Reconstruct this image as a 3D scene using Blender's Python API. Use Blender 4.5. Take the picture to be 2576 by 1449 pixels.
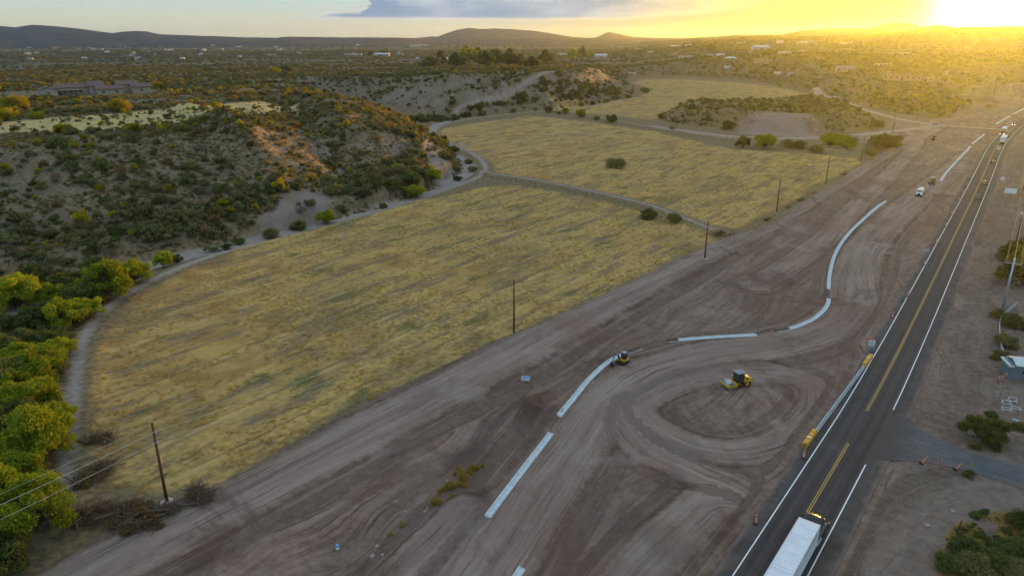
import bpy, bmesh, math, random
import numpy as np
from mathutils import Vector, Matrix
R = math.radians
scene = bpy.context.scene
for o in list(bpy.data.objects):
    bpy.data.objects.remove(o)
rng = np.random.default_rng(7)
random.seed(7)

# ------------------------------------------------------------------ camera
CAM_H = 61.0
PITCH = math.atan((724.5 - 90.0) / 1786.0)
cam_d = bpy.data.cameras.new("camera")
cam_d.sensor_width = 36.0
cam_d.lens = 36.0 * 1786.0 / 2576.0
cam_d.clip_start = 1.0
cam_d.clip_end = 60000.0
cam = bpy.data.objects.new("camera", cam_d)
scene.collection.objects.link(cam)
cam.location = (0, 0, CAM_H)
cam.rotation_euler = (math.pi / 2 - PITCH, 0, 0)
scene.camera = cam

# ------------------------------------------------------------------ sky, sun, exposure
SUN_EL, SUN_AZ = R(1.85), R(32.5)          # azimuth from +Y towards +X
sun_dir = Vector((math.sin(SUN_AZ) * math.cos(SUN_EL), math.cos(SUN_AZ) * math.cos(SUN_EL), math.sin(SUN_EL)))
world = bpy.data.worlds.new("World")
scene.world = world
world.use_nodes = True
wt = world.node_tree
wt.nodes.clear()

class NT:
    """small helper for node trees"""
    def __init__(s, t): s.t = t
    def n(s, typ, **kw):
        nd = s.t.nodes.new(typ)
        ins = kw.pop('ins', {})
        for k, v in kw.items(): setattr(nd, k, v)
        for k, v in ins.items(): s.set(nd.inputs[k], v)
        return nd
    def set(s, sock, v):
        if hasattr(v, 'is_output') or isinstance(v, bpy.types.NodeSocket): s.t.links.new(v, sock)
        elif isinstance(v, bpy.types.Node): s.t.links.new(v.outputs[0], sock)
        else: sock.default_value = v
    def m(s, op, a, b=None, c=None, clamp=False):
        nd = s.t.nodes.new('ShaderNodeMath'); nd.operation = op; nd.use_clamp = clamp
        for i, v in enumerate((a, b, c)):
            if v is not None: s.set(nd.inputs[i], v)
        return nd.outputs[0]
    def vm(s, op, a, b=None):
        nd = s.t.nodes.new('ShaderNodeVectorMath'); nd.operation = op
        s.set(nd.inputs[0], a)
        if b is not None: s.set(nd.inputs[1], b)
        return nd.outputs['Value'] if op in ('DOT_PRODUCT', 'LENGTH') else nd.outputs[0]
    def ss(s, x, lo, hi, a=0.0, b=1.0):
        nd = s.t.nodes.new('ShaderNodeMapRange'); nd.interpolation_type = 'SMOOTHSTEP'
        s.set(nd.inputs[0], x)
        for i, v in enumerate((lo, hi, a, b)): s.set(nd.inputs[i + 1], v)
        return nd.outputs[0]
    def mix(s, f, a, b, mode='MIX'):
        nd = s.t.nodes.new('ShaderNodeMix'); nd.data_type = 'RGBA'; nd.blend_type = mode
        s.set(nd.inputs[0], f)
        for i, v in ((6, a), (7, b)):
            if isinstance(v, tuple) and len(v) == 3: v = v + (1.0,)
            s.set(nd.inputs[i], v)
        return nd.outputs[2]
    def noise(s, vec, scale, detail=4, rough=0.55, dist=0.0, dim='3D'):
        nd = s.t.nodes.new('ShaderNodeTexNoise'); nd.noise_dimensions = dim
        if vec is not None: s.set(nd.inputs['Vector'], vec)
        nd.inputs['Scale'].default_value = scale; nd.inputs['Detail'].default_value = detail
        nd.inputs['Roughness'].default_value = rough; nd.inputs['Distortion'].default_value = dist
        return nd.outputs[0]
    def xyz(s, x=0.0, y=0.0, z=0.0):
        nd = s.t.nodes.new('ShaderNodeCombineXYZ')
        for i, v in enumerate((x, y, z)): s.set(nd.inputs[i], v)
        return nd.outputs[0]
    def sep(s, v):
        nd = s.t.nodes.new('ShaderNodeSeparateXYZ'); s.set(nd.inputs[0], v); return nd.outputs
    def scl(s, v, k):
        nd = s.t.nodes.new('ShaderNodeVectorMath'); nd.operation = 'MULTIPLY'
        s.set(nd.inputs[0], v); nd.inputs[1].default_value = k if isinstance(k, tuple) else (k, k, k)
        return nd.outputs[0]

def build_world():
    w = NT(wt)
    out = w.n('ShaderNodeOutputWorld'); bg = w.n('ShaderNodeBackground')
    wt.links.new(bg.outputs[0], out.inputs[0])
    sky = w.n('ShaderNodeTexSky', sky_type='NISHITA', sun_disc=False)
    sky.sun_elevation = SUN_EL; sky.sun_rotation = SUN_AZ
    sky.altitude = 1100; sky.air_density = 1.0; sky.dust_density = 1.4; sky.ozone_density = 3.0
    tc = w.n('ShaderNodeTexCoord')
    d = w.vm('NORMALIZE', tc.outputs['Generated'])
    x, y, z = w.sep(d)
    az = w.m('ARCTAN2', x, y)                                  # radians from +Y to +X
    el = w.m('ARCSINE', z)
    cosg = w.vm('DOT_PRODUCT', d, tuple(sun_dir))
    g = w.m('ARCCOSINE', w.m('MINIMUM', cosg, 0.999999))       # angle to the sun
    # warm light scattered round the low sun, all over the western sky
    SKY_K = 0.022
    base = w.mix(1.0, sky.outputs[0], (SKY_K * 1.0,) * 3, 'MULTIPLY')
    # evening sky colour added; out of view overhead, brightened to light the ground
    sky_add = w.mix(w.ss(el, R(0.0), R(4.5)), (0.78, 0.77, 0.58), (0.48, 0.76, 0.90))
    sky_add = w.mix(w.ss(el, R(4), R(45)), sky_add, (0.82, 1.0, 1.22))
    sky_add = w.mix(w.ss(g, R(6), R(38)), (0.46, 0.33, 0.12), sky_add)
    base = w.mix(1.0, base, w.mix(1.0, sky_add, (SKY_ADD,) * 3, 'MULTIPLY'), 'ADD')
    glow = w.m('ADD', w.m('MULTIPLY', w.m('EXPONENT', w.m('MULTIPLY', w.m('POWER', w.m('DIVIDE', g, R(3.0)), 2.0), -1.0)), 0.9),
               w.m('MULTIPLY', w.m('EXPONENT', w.m('MULTIPLY', g, -1 / R(7.0))), 0.12))
    gcol = w.mix(1.0, (1.0, 0.55, 0.04), w.xyz(glow, glow, glow), 'MULTIPLY')
    core = w.m('MULTIPLY', w.m('EXPONENT', w.m('MULTIPLY', w.m('POWER', w.m('DIVIDE', g, R(2.3)), 2.0), -1.0)), 3.2)
    gcol = w.mix(1.0, gcol, w.mix(1.0, (1.0, 0.93, 0.74), w.xyz(core, core, core), 'MULTIPLY'), 'ADD')
    # clouds: long flat-based banks, here and on round the horizon
    A = w.m('DIVIDE', az, R(1.0)); E = w.m('DIVIDE', el, R(1.0))                # degrees
    puff = w.noise(w.xyz(w.m('MULTIPLY', A, 0.16), w.m('MULTIPLY', E, 0.62), 1.7), 1.0, 7, 0.62)
    n1 = w.noise(w.xyz(w.m('MULTIPLY', A, 0.085), w.m('MULTIPLY', E, 0.55), 0.0), 1.0, 6, 0.60, 0.2)
    n2 = w.noise(w.xyz(w.m('MULTIPLY', A, 0.13), w.m('MULTIPLY', E, 0.48), 5.0), 1.0, 5, 0.55)
    pf = w.m('SUBTRACT', puff, 0.5)
    # the big bank: flat base about one degree up, long thin tail to the left, towering to the right of it
    base_e = w.m('ADD', w.m('ADD', 0.95, w.m('MULTIPLY', pf, 0.5)), w.m('MULTIPLY', w.m('MAXIMUM', w.m('SUBTRACT', A, 8.0), 0.0), 0.07))
    tower = w.m('MULTIPLY', w.ss(w.m('ADD', A, w.m('MULTIPLY', pf, 3.5)), -11.5, -7.6), 9.0)
    shelf = w.m('MULTIPLY', w.ss(A, -17.5, -11.0), 0.95)
    top_e = w.m('ADD', w.m('ADD', w.m('ADD', 1.15, shelf), tower), w.m('MULTIPLY', pf, w.m('ADD', 1.2, w.m('MULTIPLY', tower, .4))))
    inb = w.m('MULTIPLY', w.ss(w.m('SUBTRACT', E, base_e), -0.1, 0.42), w.ss(w.m('SUBTRACT', top_e, E), -0.1, 0.65))
    bankw = w.m('MULTIPLY', w.ss(A, -18.5, -16.5), w.ss(w.m('ADD', A, w.m('MULTIPLY', pf, 14.0)), 22.0, 9.0))
    bank = w.m('MULTIPLY', bankw, inb)
    thin = w.m('MULTIPLY', w.m('MULTIPLY', w.ss(n1, 0.50, 0.64), w.ss(E, 0.9, 2.2)), w.ss(A, -6.0, 9.0, 0.06, 0.85))
    cl = w.m('MAXIMUM', w.m('MULTIPLY', bank, 0.96), w.m('MULTIPLY', thin, 0.8))
    shade = w.ss(n2, 0.34, 0.74)
    ccol = w.mix(shade, (0.110, 0.158, 0.228), (0.25, 0.28, 0.315))
    warm = w.mix(shade, (0.44, 0.31, 0.10), (0.75, 0.55, 0.20))
    ccol = w.mix(w.ss(g, R(9), R(30)), warm, ccol)
    rim = w.m('MULTIPLY', w.m('MULTIPLY', bank, w.m('SUBTRACT', 1.0, bank)), 2.6, clamp=True)
    ccol = w.mix(rim, ccol, w.mix(w.ss(g, R(10), R(45)), (0.62, 0.45, 0.20), (0.40, 0.38, 0.35)))
    skyc = w.mix(cl, base, ccol)
    fin = w.mix(1.0, skyc, gcol, 'ADD')
    wt.links.new(fin, bg.inputs[0]); bg.inputs[1].default_value = 1.0
SKY_ADD = 0.355
build_world()

sun_l = bpy.data.lights.new("sun", 'SUN')
sun_l.energy = 5.0; sun_l.angle = R(0.5); sun_l.color = (1.0, 0.45, 0.035)
sun_o = bpy.data.objects.new("sun", sun_l)
scene.collection.objects.link(sun_o)
sun_o.rotation_euler = (-sun_dir).to_track_quat('-Z', 'Y').to_euler()
sun_o.location = (300, 400, 200)

vs = scene.view_settings
vs.view_transform = 'Standard'; vs.look = 'None'; vs.gamma = 1.0; vs.exposure = 1.18; vs.use_curve_mapping = False
cy = scene.cycles
scene.render.engine = 'CYCLES'
cy.use_denoising = True
cy.max_bounces = 5; cy.diffuse_bounces = 2; cy.glossy_bounces = 2; cy.transmission_bounces = 3; cy.volume_bounces = 0
cy.transparent_max_bounces = 6
cy.use_adaptive_sampling = True; cy.adaptive_threshold = 0.02
# ------------------------------------------------------------------ numeric helpers
def _hash(ix, iy, seed):
    h = (ix.astype(np.int64) * 374761393 + iy.astype(np.int64) * 668265263 + seed * 974634777) & 0x7fffffff
    h = ((h ^ (h >> 13)) * 1274126177) & 0x7fffffff
    return ((h ^ (h >> 16)) & 0xffff) / 65535.0
def vnoise(x, y, seed=0):
    x0 = np.floor(x); y0 = np.floor(y); fx = x - x0; fy = y - y0
    fx = fx * fx * (3 - 2 * fx); fy = fy * fy * (3 - 2 * fy)
    a = _hash(x0, y0, seed); b = _hash(x0 + 1, y0, seed); c = _hash(x0, y0 + 1, seed); d = _hash(x0 + 1, y0 + 1, seed)
    return (a * (1 - fx) + b * fx) * (1 - fy) + (c * (1 - fx) + d * fx) * fy
def fbm(x, y, scale, octs=4, seed=0):
    s = 0; amp = 1.0; tot = 0
    for i in range(octs):
        f = 2.03 ** i / scale
        s = s + amp * vnoise(x * f + 17.3 * i, y * f - 9.1 * i, seed + i); tot += amp; amp *= 0.5
    return s / tot
def sst(x, a, b):
    t = np.clip((x - a) / (b - a), 0, 1); return t * t * (3 - 2 * t)

def ray(u, v):
    """direction of a line of sight (survey of the place, 2576 px wide frame)"""
    x = (u - 1288.0) / 1786.0; y = -(v - 724.5) / 1786.0
    c, s = math.cos(PITCH), math.sin(PITCH)
    return np.array([x, c + y * s, -s + y * c])
def G0(u, v, z=0.0):
    d = ray(u, v); t = (CAM_H - z) / -d[2]
    return (d[0] * t, d[1] * t)
def GL(lst, z=0.0): return [G0(u, v, z) for u, v in lst]

def seg_dist(px, py, pts, closed=False):
    """distance to polyline, arc length of the nearest point, side (+ = right of travel)"""
    best = np.full(px.shape, 1e18); arc = np.zeros(px.shape); side = np.zeros(px.shape); acc = 0.0
    n = len(pts); rngs = range(n if closed else n - 1)
    for i in rngs:
        ax, ay = pts[i]; bx, by = pts[(i + 1) % n]
        dx, dy = bx - ax, by - ay; L2 = dx * dx + dy * dy + 1e-12; L = math.sqrt(L2)
        t = np.clip(((px - ax) * dx + (py - ay) * dy) / L2, 0, 1)
        qx = px - (ax + t * dx); qy = py - (ay + t * dy); d2 = qx * qx + qy * qy
        m = d2 < best
        best = np.where(m, d2, best); arc = np.where(m, acc + t * L, arc)
        side = np.where(m, dy * (px - ax) - dx * (py - ay), side)
        acc += L
    return np.sqrt(best), arc, np.sign(side)
def inside(px, py, pts):
    c = np.zeros(px.shape, bool); n = len(pts)
    for i in range(n):
        ax, ay = pts[i]; bx, by = pts[(i + 1) % n]
        if ay == by: continue
        m = ((ay > py) != (by > py)) & (px < (bx - ax) * (py - ay) / (by - ay) + ax)
        c ^= m
    return c
def sd_poly(px, py, pts):
    d = seg_dist(px, py, pts, True)[0]
    return np.where(inside(px, py, pts), -d, d)
def smooth_line(pts, step=4.0, it=2):
    p = [np.array(q, float) for q in pts]
    for _ in range(it):
        q = [p[0]]
        for a, b in zip(p[:-1], p[1:]): q += [a * .75 + b * .25, a * .25 + b * .75]
        q.append(p[-1]); p = q
    return [tuple(a) for a in p]
def resample(pts, step):
    p = np.array(pts, float); d = np.r_[0, np.cumsum(np.hypot(*np.diff(p, axis=0).T))]
    n = max(2, int(round(d[-1] / step)) + 1); t = np.linspace(0, d[-1], n)
    return np.c_[np.interp(t, d, p[:, 0]), np.interp(t, d, p[:, 1])]

# ------------------------------------------------------------------ plan of the place
VALLEY = GL([(-900, 760), (-300, 720), (0, 690), (200, 665), (330, 640), (470, 615), (560, 598), (700, 572), (850, 535), (960, 508),
             (1050, 478), (1115, 452), (1150, 425), (1148, 402), (1120, 372), (1085, 345), (1050, 325), (960, 296), (880, 272), (890, 266),
             (980, 280), (1060, 292), (1140, 297), (1200, 292), (1300, 282), (1400, 277), (1480, 266), (1540, 255), (1590, 240), (1597, 228),
             (1585, 215), (1570, 205), (1600, 195), (1700, 193), (1800, 197), (1900, 207), (2000, 225), (2060, 240), (2085, 262), (2105, 262),
             (2120, 250), (2143, 257), (2200, 274), (2250, 285), (2320, 294), (2390, 297), (2405, 283), (2450, 266), (2500, 250), (2576, 232),
             (2700, 218), (2900, 205)]) + [(1600, 1100), (2400, 900), (2400, -400), (-900, -400), (-900, 40)]
ROAD = [(-60.0, -45.0)] + GL([(2035.6, 1281.7), (2222.5, 965), (2400, 596), (2469.8, 450.7), (2499, 381), (2516.5, 354), (2548, 322), (2576, 304), (2640, 280), (2800, 248)])
_r0, _r1 = np.array(ROAD[1]), np.array(ROAD[2])
ROAD[0] = tuple(_r0 - (_r1 - _r0) / np.linalg.norm(_r1 - _r0) * 110)
ROAD = smooth_line(ROAD, it=2)
F1 = GL([(232, 1130), (225, 960), (262, 850), (335, 760), (450, 694), (640, 617), (850, 568), (1050, 508), (1200, 472), (1290, 464), (1450, 492), (1620, 532), (1700, 560), (1775, 590),
         (1830, 612), (1700, 655), (1500, 752), (1300, 840), (1100, 930), (860, 1045), (560, 1215), (430, 1240), (250, 1250)])
F2 = GL([(1100, 326), (1180, 312), (1330, 292), (1450, 302), (1650, 332), (1850, 377), (2050, 388), (2160, 398), (2165, 412), (2050, 474), (1900, 562), (1850, 577), (1760, 556), (1640, 518), (1450, 473), (1310, 449), (1245, 440),
         (1238, 415), (1160, 378), (1108, 345)])
F3 = GL([(1370, 273), (1500, 263), (1600, 245), (1645, 225), (1590, 211), (1600, 201), (1700, 200), (1800, 204), (1900, 213), (2000, 229), (2045, 242), (2060, 262), (1980, 268), (1800, 270), (1700, 288), (1640, 303), (1560, 293), (1450, 285)])
DIRT = GL([(560, 1222), (860, 1052), (1100, 940), (1240, 868), (1300, 847), (1500, 758), (1700, 662), (1790, 620), (1900, 582), (2000, 520), (2100, 462), (2190, 405), (2240, 372), (2150, 362), (2050, 352), (1900, 340), (1840, 330),
           (1950, 318), (2060, 330), (2130, 338), (2230, 332), (2260, 300), (2330, 300), (2400, 299), (2410, 282), (2450, 266), (2500, 250), (2576, 232), (2800, 212)]) + [(1200, 900), (1200, -300), (-500, -300), (-500, 30)] + GL([(100, 1449), (330, 1300)])
MOUND = GL([(1645, 298), (1690, 312), (1780, 322), (1850, 334), (1960, 338), (2060, 338), (2130, 333), (2200, 330), (2228, 316), (2190, 300), (2120, 278), (2060, 270), (1980, 272), (1850, 278), (1740, 282), (1670, 286)])
FAN = GL([(1850, 336), (1900, 328), (1940, 321), (1975, 319), (2010, 327), (2045, 339), (1980, 343), (1900, 341)])
BARE = GL([(560, 592), (610, 560), (690, 525), (770, 492), (835, 495), (850, 520), (850, 536), (700, 572)], 4.0)
WASH = smooth_line(GL([(-300, 850), (-60, 825), (20, 795), (200, 715), (340, 662), (500, 632), (640, 600), (860, 546), (1000, 506), (1080, 481), (1150, 447), (1172, 415), (1150, 392), (1120, 366), (1075, 335), (1095, 312), (1130, 300)]))
PATH = smooth_line(GL([(150, 1300), (178, 1120), (188, 980), (205, 850), (285, 765), (425, 690), (560, 640), (700, 602), (860, 561), (1000, 521), (1130, 481), (1222, 444), (1222, 415), (1180, 382), (1135, 360), (1092, 336), (1098, 318), (1180, 302), (1300, 287), (1480, 272), (1600, 248)]))
PATH2 = smooth_line(GL([(1222, 444), (1300, 451), (1450, 480), (1560, 505), (1650, 528), (1790, 585)]))
PATH3 = smooth_line(GL([(1380, 278), (1480, 296), (1640, 326), (1800, 350), (1950, 365), (2120, 385)]))
SWALE = smooth_line(GL([(700, 1560), (830, 1420), (960, 1300), (1150, 1125), (1330, 965), (1480, 855), (1600, 787), (1750, 705), (1900, 602), (2000, 535), (2150, 440), (2250, 375)]))
TRACKR = smooth_line(GL([(2050, 232), (2085, 258), (2110, 250)]) + GL([(2143, 265), (2200, 284), (2260, 300), (2340, 314), (2440, 321), (2515, 326)]))
TRACKM = smooth_line(GL([(1640, 318), (1760, 335), (1850, 345), (2000, 350), (2130, 342), (2260, 330), (2350, 318)]))
HAUL = smooth_line(GL([(1010, 1600), (1225, 1302), (1385, 1090), (1440, 1005), (1480, 955), (1525, 912), (1600, 878), (1680, 862), (1790, 853), (1903, 845), (1990, 829), (2045, 806), (2076, 780), (2084, 728), (2085, 690), (2098, 640), (2125, 598), (2160, 562), (2228, 507), (2360, 455)]))
SIDEROAD = smooth_line(GL([(2165, 1085), (2300, 1120), (2420, 1155), (2576, 1190), (2800, 1235)]))
OVAL_C = np.array(G0(1850, 1010)); OVAL_A, OVAL_B = 17.0, 12.5
RDIR = np.array([math.sin(R(36.5)), math.cos(R(36.5))]); RNRM = np.array([RDIR[1], -RDIR[0]])
TRACKS = [(smooth_line(GL([(1130, 1560), (1290, 1320), (1450, 1100), (1520, 1010), (1620, 935), (1780, 890), (1950, 870), (2080, 830), (2150, 770), (2150, 690), (2170, 630), (2230, 560), (2330, 480), (2440, 390)])), 5.5),
          (smooth_line(GL([(150, 1500), (560, 1290), (900, 1110), (1200, 955), (1420, 825), (1650, 705), (1850, 600), (2050, 490), (2250, 370), (2350, 325)])), 5.5),
          (smooth_line(GL([(1560, 1000), (1560, 1060), (1620, 1130), (1730, 1185), (1850, 1225), (1930, 1300)])), 3.6), (smooth_line(GL([(1930, 1300), (1800, 1250), (1750, 1300), (1640, 1400), (1560, 1500)])), 3.6),
          (smooth_line(GL([(1590, 1020), (1700, 960), (1850, 930), (2000, 940), (2080, 990), (2040, 1070), (1930, 1130), (1800, 1140), (1680, 1100), (1610, 1050), (1590, 1020)])), 3.4),
          (smooth_line(GL([(900, 1560), (1050, 1400), (1170, 1275)])), 2.6), (smooth_line(GL([(2130, 330), (2260, 322), (2320, 345), (2260, 420), (2150, 520), (2060, 620), (1900, 720)])), 4.0),
          (smooth_line(GL([(2240, 1450), (2330, 1330), (2440, 1262), (2600, 1250)])), 4.5)]
SIDEPOLY = GL([(2230, 1030), (2281, 1042), (2304, 1072), (2367, 1108), (2467, 1142), (2575, 1172), (2750, 1215), (3000, 1275), (3000, 1380), (2750, 1290), (2576, 1230), (2494, 1202), (2411, 1178), (2328, 1162), (2278, 1157), (2244, 1162), (2150, 1190)])
BLUFF = GL([(1048, 345), (1085, 352), (1122, 382), (1150, 412), (1146, 440), (1112, 452), (1085, 425), (1062, 385)], 6.0)
PALE = GL([(-60, 342), (0, 336), (330, 318), (560, 298), (735, 270), (745, 246), (640, 256), (500, 268), (330, 284), (150, 296), (-60, 312)], 25.5)
SPURA = GL([(480, 335), (600, 375), (700, 430), (800, 472)], 15.0)
GULA = GL([(720, 300), (850, 395), (930, 470)], 12.0)
PILES = [(G0(1650, 1215), 6.0, 5.0, .7), (G0(1610, 1330), 4.0, 7.0, .5), (G0(1700, 800), 8.0, 4.0, .6), (G0(1900, 760), 7.0, 3.0, .4), (G0(1325, 1038), 6.5, 3.6, 2.7), (G0(1270, 1060), 4.5, 3.0, 0.8), (G0(1180, 1150), 5.0, 2.6, 0.9), (G0(1395, 1045), 3.0, 2.2, 0.7), (G0(1830, 935), 3.0, 1.6, 0.5), (G0(2090, 905), 3.0, 1.5, 0.5)]
BMOUNDS = [(G0(2470, 262), 26, 9.0), (G0(2535, 248), 34, 12.0), (G0(2600, 245), 40, 12.0)]

def upland(x, y, r, az):
    left = np.interp(r, [0, 250, 500, 700, 1000, 1600, 2600, 5000, 8000, 14000, 30000], [24, 25, 26, 25, 20, 6, 0, 2, 14, 30, 40])
    right = np.interp(r, [0, 600, 1000, 1500, 2200, 3000, 4500, 9000, 14000, 30000], [16, 18, 24, 31, 44, 53, 58, 40, 40, 40])
    w = sst(az, R(7), R(19))
    u = left * (1 - w) + right * w + sst(az, R(23), R(30)) * sst(r, 1000, 2300) * 27
    u = u + 7.0 * sst(az, R(-9), R(-5)) * sst(az, R(12), R(8)) * sst(r, 520, 640) * sst(r, 1000, 800)
    amp = np.interp(r, [0, 600, 1500, 3000, 9000], [3.0, 5.0, 9.0, 8.0, 10.0])
    return u + amp * (fbm(x, y, 210, 4, 11) - 0.5) * 2
def height(x, y, fine=True):
    x = np.asarray(x, float); y = np.asarray(y, float)
    r = np.hypot(x, y); az = np.arctan2(x, np.maximum(y, 1.0))
    d = sd_poly(x, y, VALLEY)
    W = np.interp(az, [R(-40), R(-12), R(-3), R(6), R(12), R(20)], [72, 66, 46, 44, 80, 95])
    dd = d + 15 * (fbm(x, y, 46, 3, 3) - 0.5) * 2 * sst(d, 2, 30) - 6 * np.abs(fbm(x, y, 17, 2, 5) - 0.5) * 2 * sst(d, 1, 14)
    h = upland(x, y, r, az) * sst(np.maximum(dd, 0), -W * 0.25, W) * sst(d, 0, 3.5)
    near = r < 1500
    if near.any():
        xs, ys = x[near], y[near]; hh = h[near]
        ds = seg_dist(xs, ys, SPURA)[0]; hh = hh + 4.5 * np.exp(-(ds / 9) ** 2) * sst(hh, 2, 10)
        ds = seg_dist(xs, ys, GULA)[0]; hh = hh - 5.5 * np.exp(-(ds / 11) ** 2) * sst(hh, 3, 12)
        dm = -sd_poly(xs, ys, MOUND); hh = hh + 10.5 * sst(dm + 5 * (fbm(xs, ys, 22, 3, 9) - .5) * sst(dm, 0, 8), 0, 24) * (0.65 + 0.7 * fbm(xs, ys, 40, 2, 4))
        for (c, rad, hm) in BMOUNDS:
            q = np.hypot(xs - c[0], ys - c[1]); hh = hh + hm * np.exp(-(q / rad) ** 2 * 1.6)
        dw, _, _ = seg_dist(xs, ys, WASH); hh = hh - 1.5 * sst(dw, 9, 4) * sst(hh, 6, 2)
        dp, _, _ = seg_dist(xs, ys, PATH); hh = hh + 0.8 * sst(dp, 6.5, 2.2)
        dp, _, _ = seg_dist(xs, ys, PATH2); hh = hh + 1.3 * sst(dp, 6.0, 2.0)
        dp, _, sd3 = seg_dist(xs, ys, PATH3); hh = hh + 1.4 * sst(dp, 6.0, 2.0)
        h = h.copy(); h[near] = hh
    if fine:
        m = (r < 520) & (d < 5)
        if m.any():
            xs, ys = x[m], y[m]; hh = h[m]
            f1 = inside(xs, ys, F1) | inside(xs, ys, F2)
            dn = xs * RNRM[0] + ys * RNRM[1] + 1.4 * (fbm(xs, ys, 30, 2, 21) - .5)
            k = np.abs(((dn + 500) % 10.6) - 5.3) - 5.3 + 5.3
            ridge = np.exp(-((((dn + 500) % 10.6) - 5.3) / 0.55) ** 2)
            hh = hh + np.where(f1, 0.28 * ridge + 0.14 * (fbm(xs, ys, 3.0, 3, 31) - .5) + 0.5 * (fbm(xs, ys, 28, 2, 32) - .5), 0)
            dsw, _, sds = seg_dist(xs, ys, SWALE)
            sg = dsw * sds
            dirt = inside(xs, ys, DIRT)
            droad = seg_dist(xs, ys, ROAD)[0]
            rg = sst(droad, 7.5, 12)
            dnr = xs * RNRM[0] + ys * RNRM[1]; ds_ = xs * RDIR[0] + ys * RDIR[1]
            rough = 0.22 * (vnoise(ds_ / 14, dnr / 0.9, 41) - .5) + 0.16 * (fbm(xs, ys, 2.4, 3, 42) - .5) + 0.55 * (fbm(xs, ys, 22, 2, 43) - .5)
            hh = hh + np.where(dirt, rough * rg * 0.8, 0)
            hh = hh + np.where(dirt, 1.3 * sst(sg, 1.0, -4.5) * sst(sg, -40, -14) - 0.7 * np.exp(-((sg - 1.5) / 1.3) ** 2) + 0.55 * np.exp(-((sg - 5.5) / 1.3) ** 2) * sst(fbm(xs, ys, 12, 2, 47), .35, .6), 0) * rg
            q = np.hypot((( xs - OVAL_C[0]) * RDIR[0] + (ys - OVAL_C[1]) * RDIR[1]) / OVAL_A, ((xs - OVAL_C[0]) * RNRM[0] + (ys - OVAL_C[1]) * RNRM[1]) / OVAL_B)
            q = q + 0.30 * (fbm(xs, ys, 9, 3, 45) - .5); hh = hh + 0.40 * np.exp(-((q - 1.03) / 0.10) ** 2) * rg * sst(fbm(xs, ys, 14, 2, 46), .38, .6)
            for (c, a, b, hm) in PILES:
                qq = np.hypot(((xs - c[0]) * RDIR[0] + (ys - c[1]) * RDIR[1]) / a, ((xs - c[0]) * RNRM[0] + (ys - c[1]) * RNRM[1]) / b)
                hh = hh + hm * np.exp(-qq ** 2 * 1.2) * (0.6 + 0.8 * fbm(xs, ys, 2.2, 3, 44))
            # keep the bed below the carriageways
            dside = seg_dist(xs, ys, SIDEROAD)[0]
            hh = np.where(droad < 12, np.minimum(hh, 0) * sst(droad, 7, 12) + hh * sst(droad, 7.5, 12) * (hh > 0) - 0.10 * sst(droad, 9, 7), hh)
            dside = sd_poly(xs, ys, SIDEPOLY); hh = np.where(dside < 4, hh * sst(dside, .9, 3.5) - 0.07 * sst(dside, 1.6, .8), hh)
            h = h.copy(); h[m] = hh
        m2 = (d > 2) & (r < 900)
        if m2.any():
            xs, ys = x[m2], y[m2]; h = h.copy()
            h[m2] = h[m2] + 0.9 * (fbm(xs, ys, 7, 3, 51) - .5) * sst(d[m2], 2, 12)
    return h
def hz(x, y): return float(height(np.array([x]), np.array([y]))[0])
def GT(u, v):
    """where a line of sight meets the ground"""
    d = ray(u, v); t = np.exp(np.linspace(math.log(60), math.log(9000), 900))
    X, Y, Z = d[0] * t, d[1] * t, CAM_H + d[2] * t
    h = height(X, Y, False); i = int(np.argmax(Z < h))
    if Z[i] >= h[i]: i = len(t) - 1
    tt = np.linspace(t[max(i - 1, 0)], t[i], 60)
    X, Y, Z = d[0] * tt, d[1] * tt, CAM_H + d[2] * tt
    h = height(X, Y); j = int(np.argmax(Z < h + 1e-3)) or len(tt) - 1
    return (float(X[j]), float(Y[j]), float(h[j]))

# ------------------------------------------------------------------ the ground sheet
def axis(lo, hi, a, b, step, grow):
    mid = np.arange(a, b + step, step)
    up = []; p = mid[-1]; s = step
    while p < hi: s *= 1 + grow; p += s; up.append(p)
    dn = []; p = mid[0]; s = step
    while p > lo: s *= 1 + grow; p -= s; dn.append(p)
    return np.r_[np.array(dn[::-1]), mid, np.array(up)]
gx = axis(-9300, 9300, -150, 250, 0.95, 0.0165)
gy = axis(-160, 9900, 50, 270, 0.95, 0.0125)
X, Y = np.meshgrid(gx, gy); X = X.ravel(); Y = Y.ravel()
Z = height(X, Y)
nx, ny = len(gx), len(gy)
def grid_mesh(name, co, nx, ny):
    me = bpy.data.meshes.new(name)
    me.vertices.add(nx * ny); me.vertices.foreach_set('co', co.astype(np.float32).ravel())
    i = np.arange(nx - 1)[None, :] + np.arange(ny - 1)[:, None] * nx
    q = np.stack([i, i + 1, i + 1 + nx, i + nx], -1).reshape(-1, 4).astype(np.int32)
    nf = len(q)
    me.loops.add(nf * 4); me.loops.foreach_set('vertex_index', q.ravel())
    me.polygons.add(nf); me.polygons.foreach_set('loop_start', np.arange(nf, dtype=np.int32) * 4)
    me.polygons.foreach_set('use_smooth', np.ones(nf, bool))
    me.update(calc_edges=True); me.validate()
    return me
me = grid_mesh('ground', np.c_[X, Y, Z], nx, ny)
RR = np.hypot(X, Y); DV = sd_poly(X, Y, VALLEY)
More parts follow.
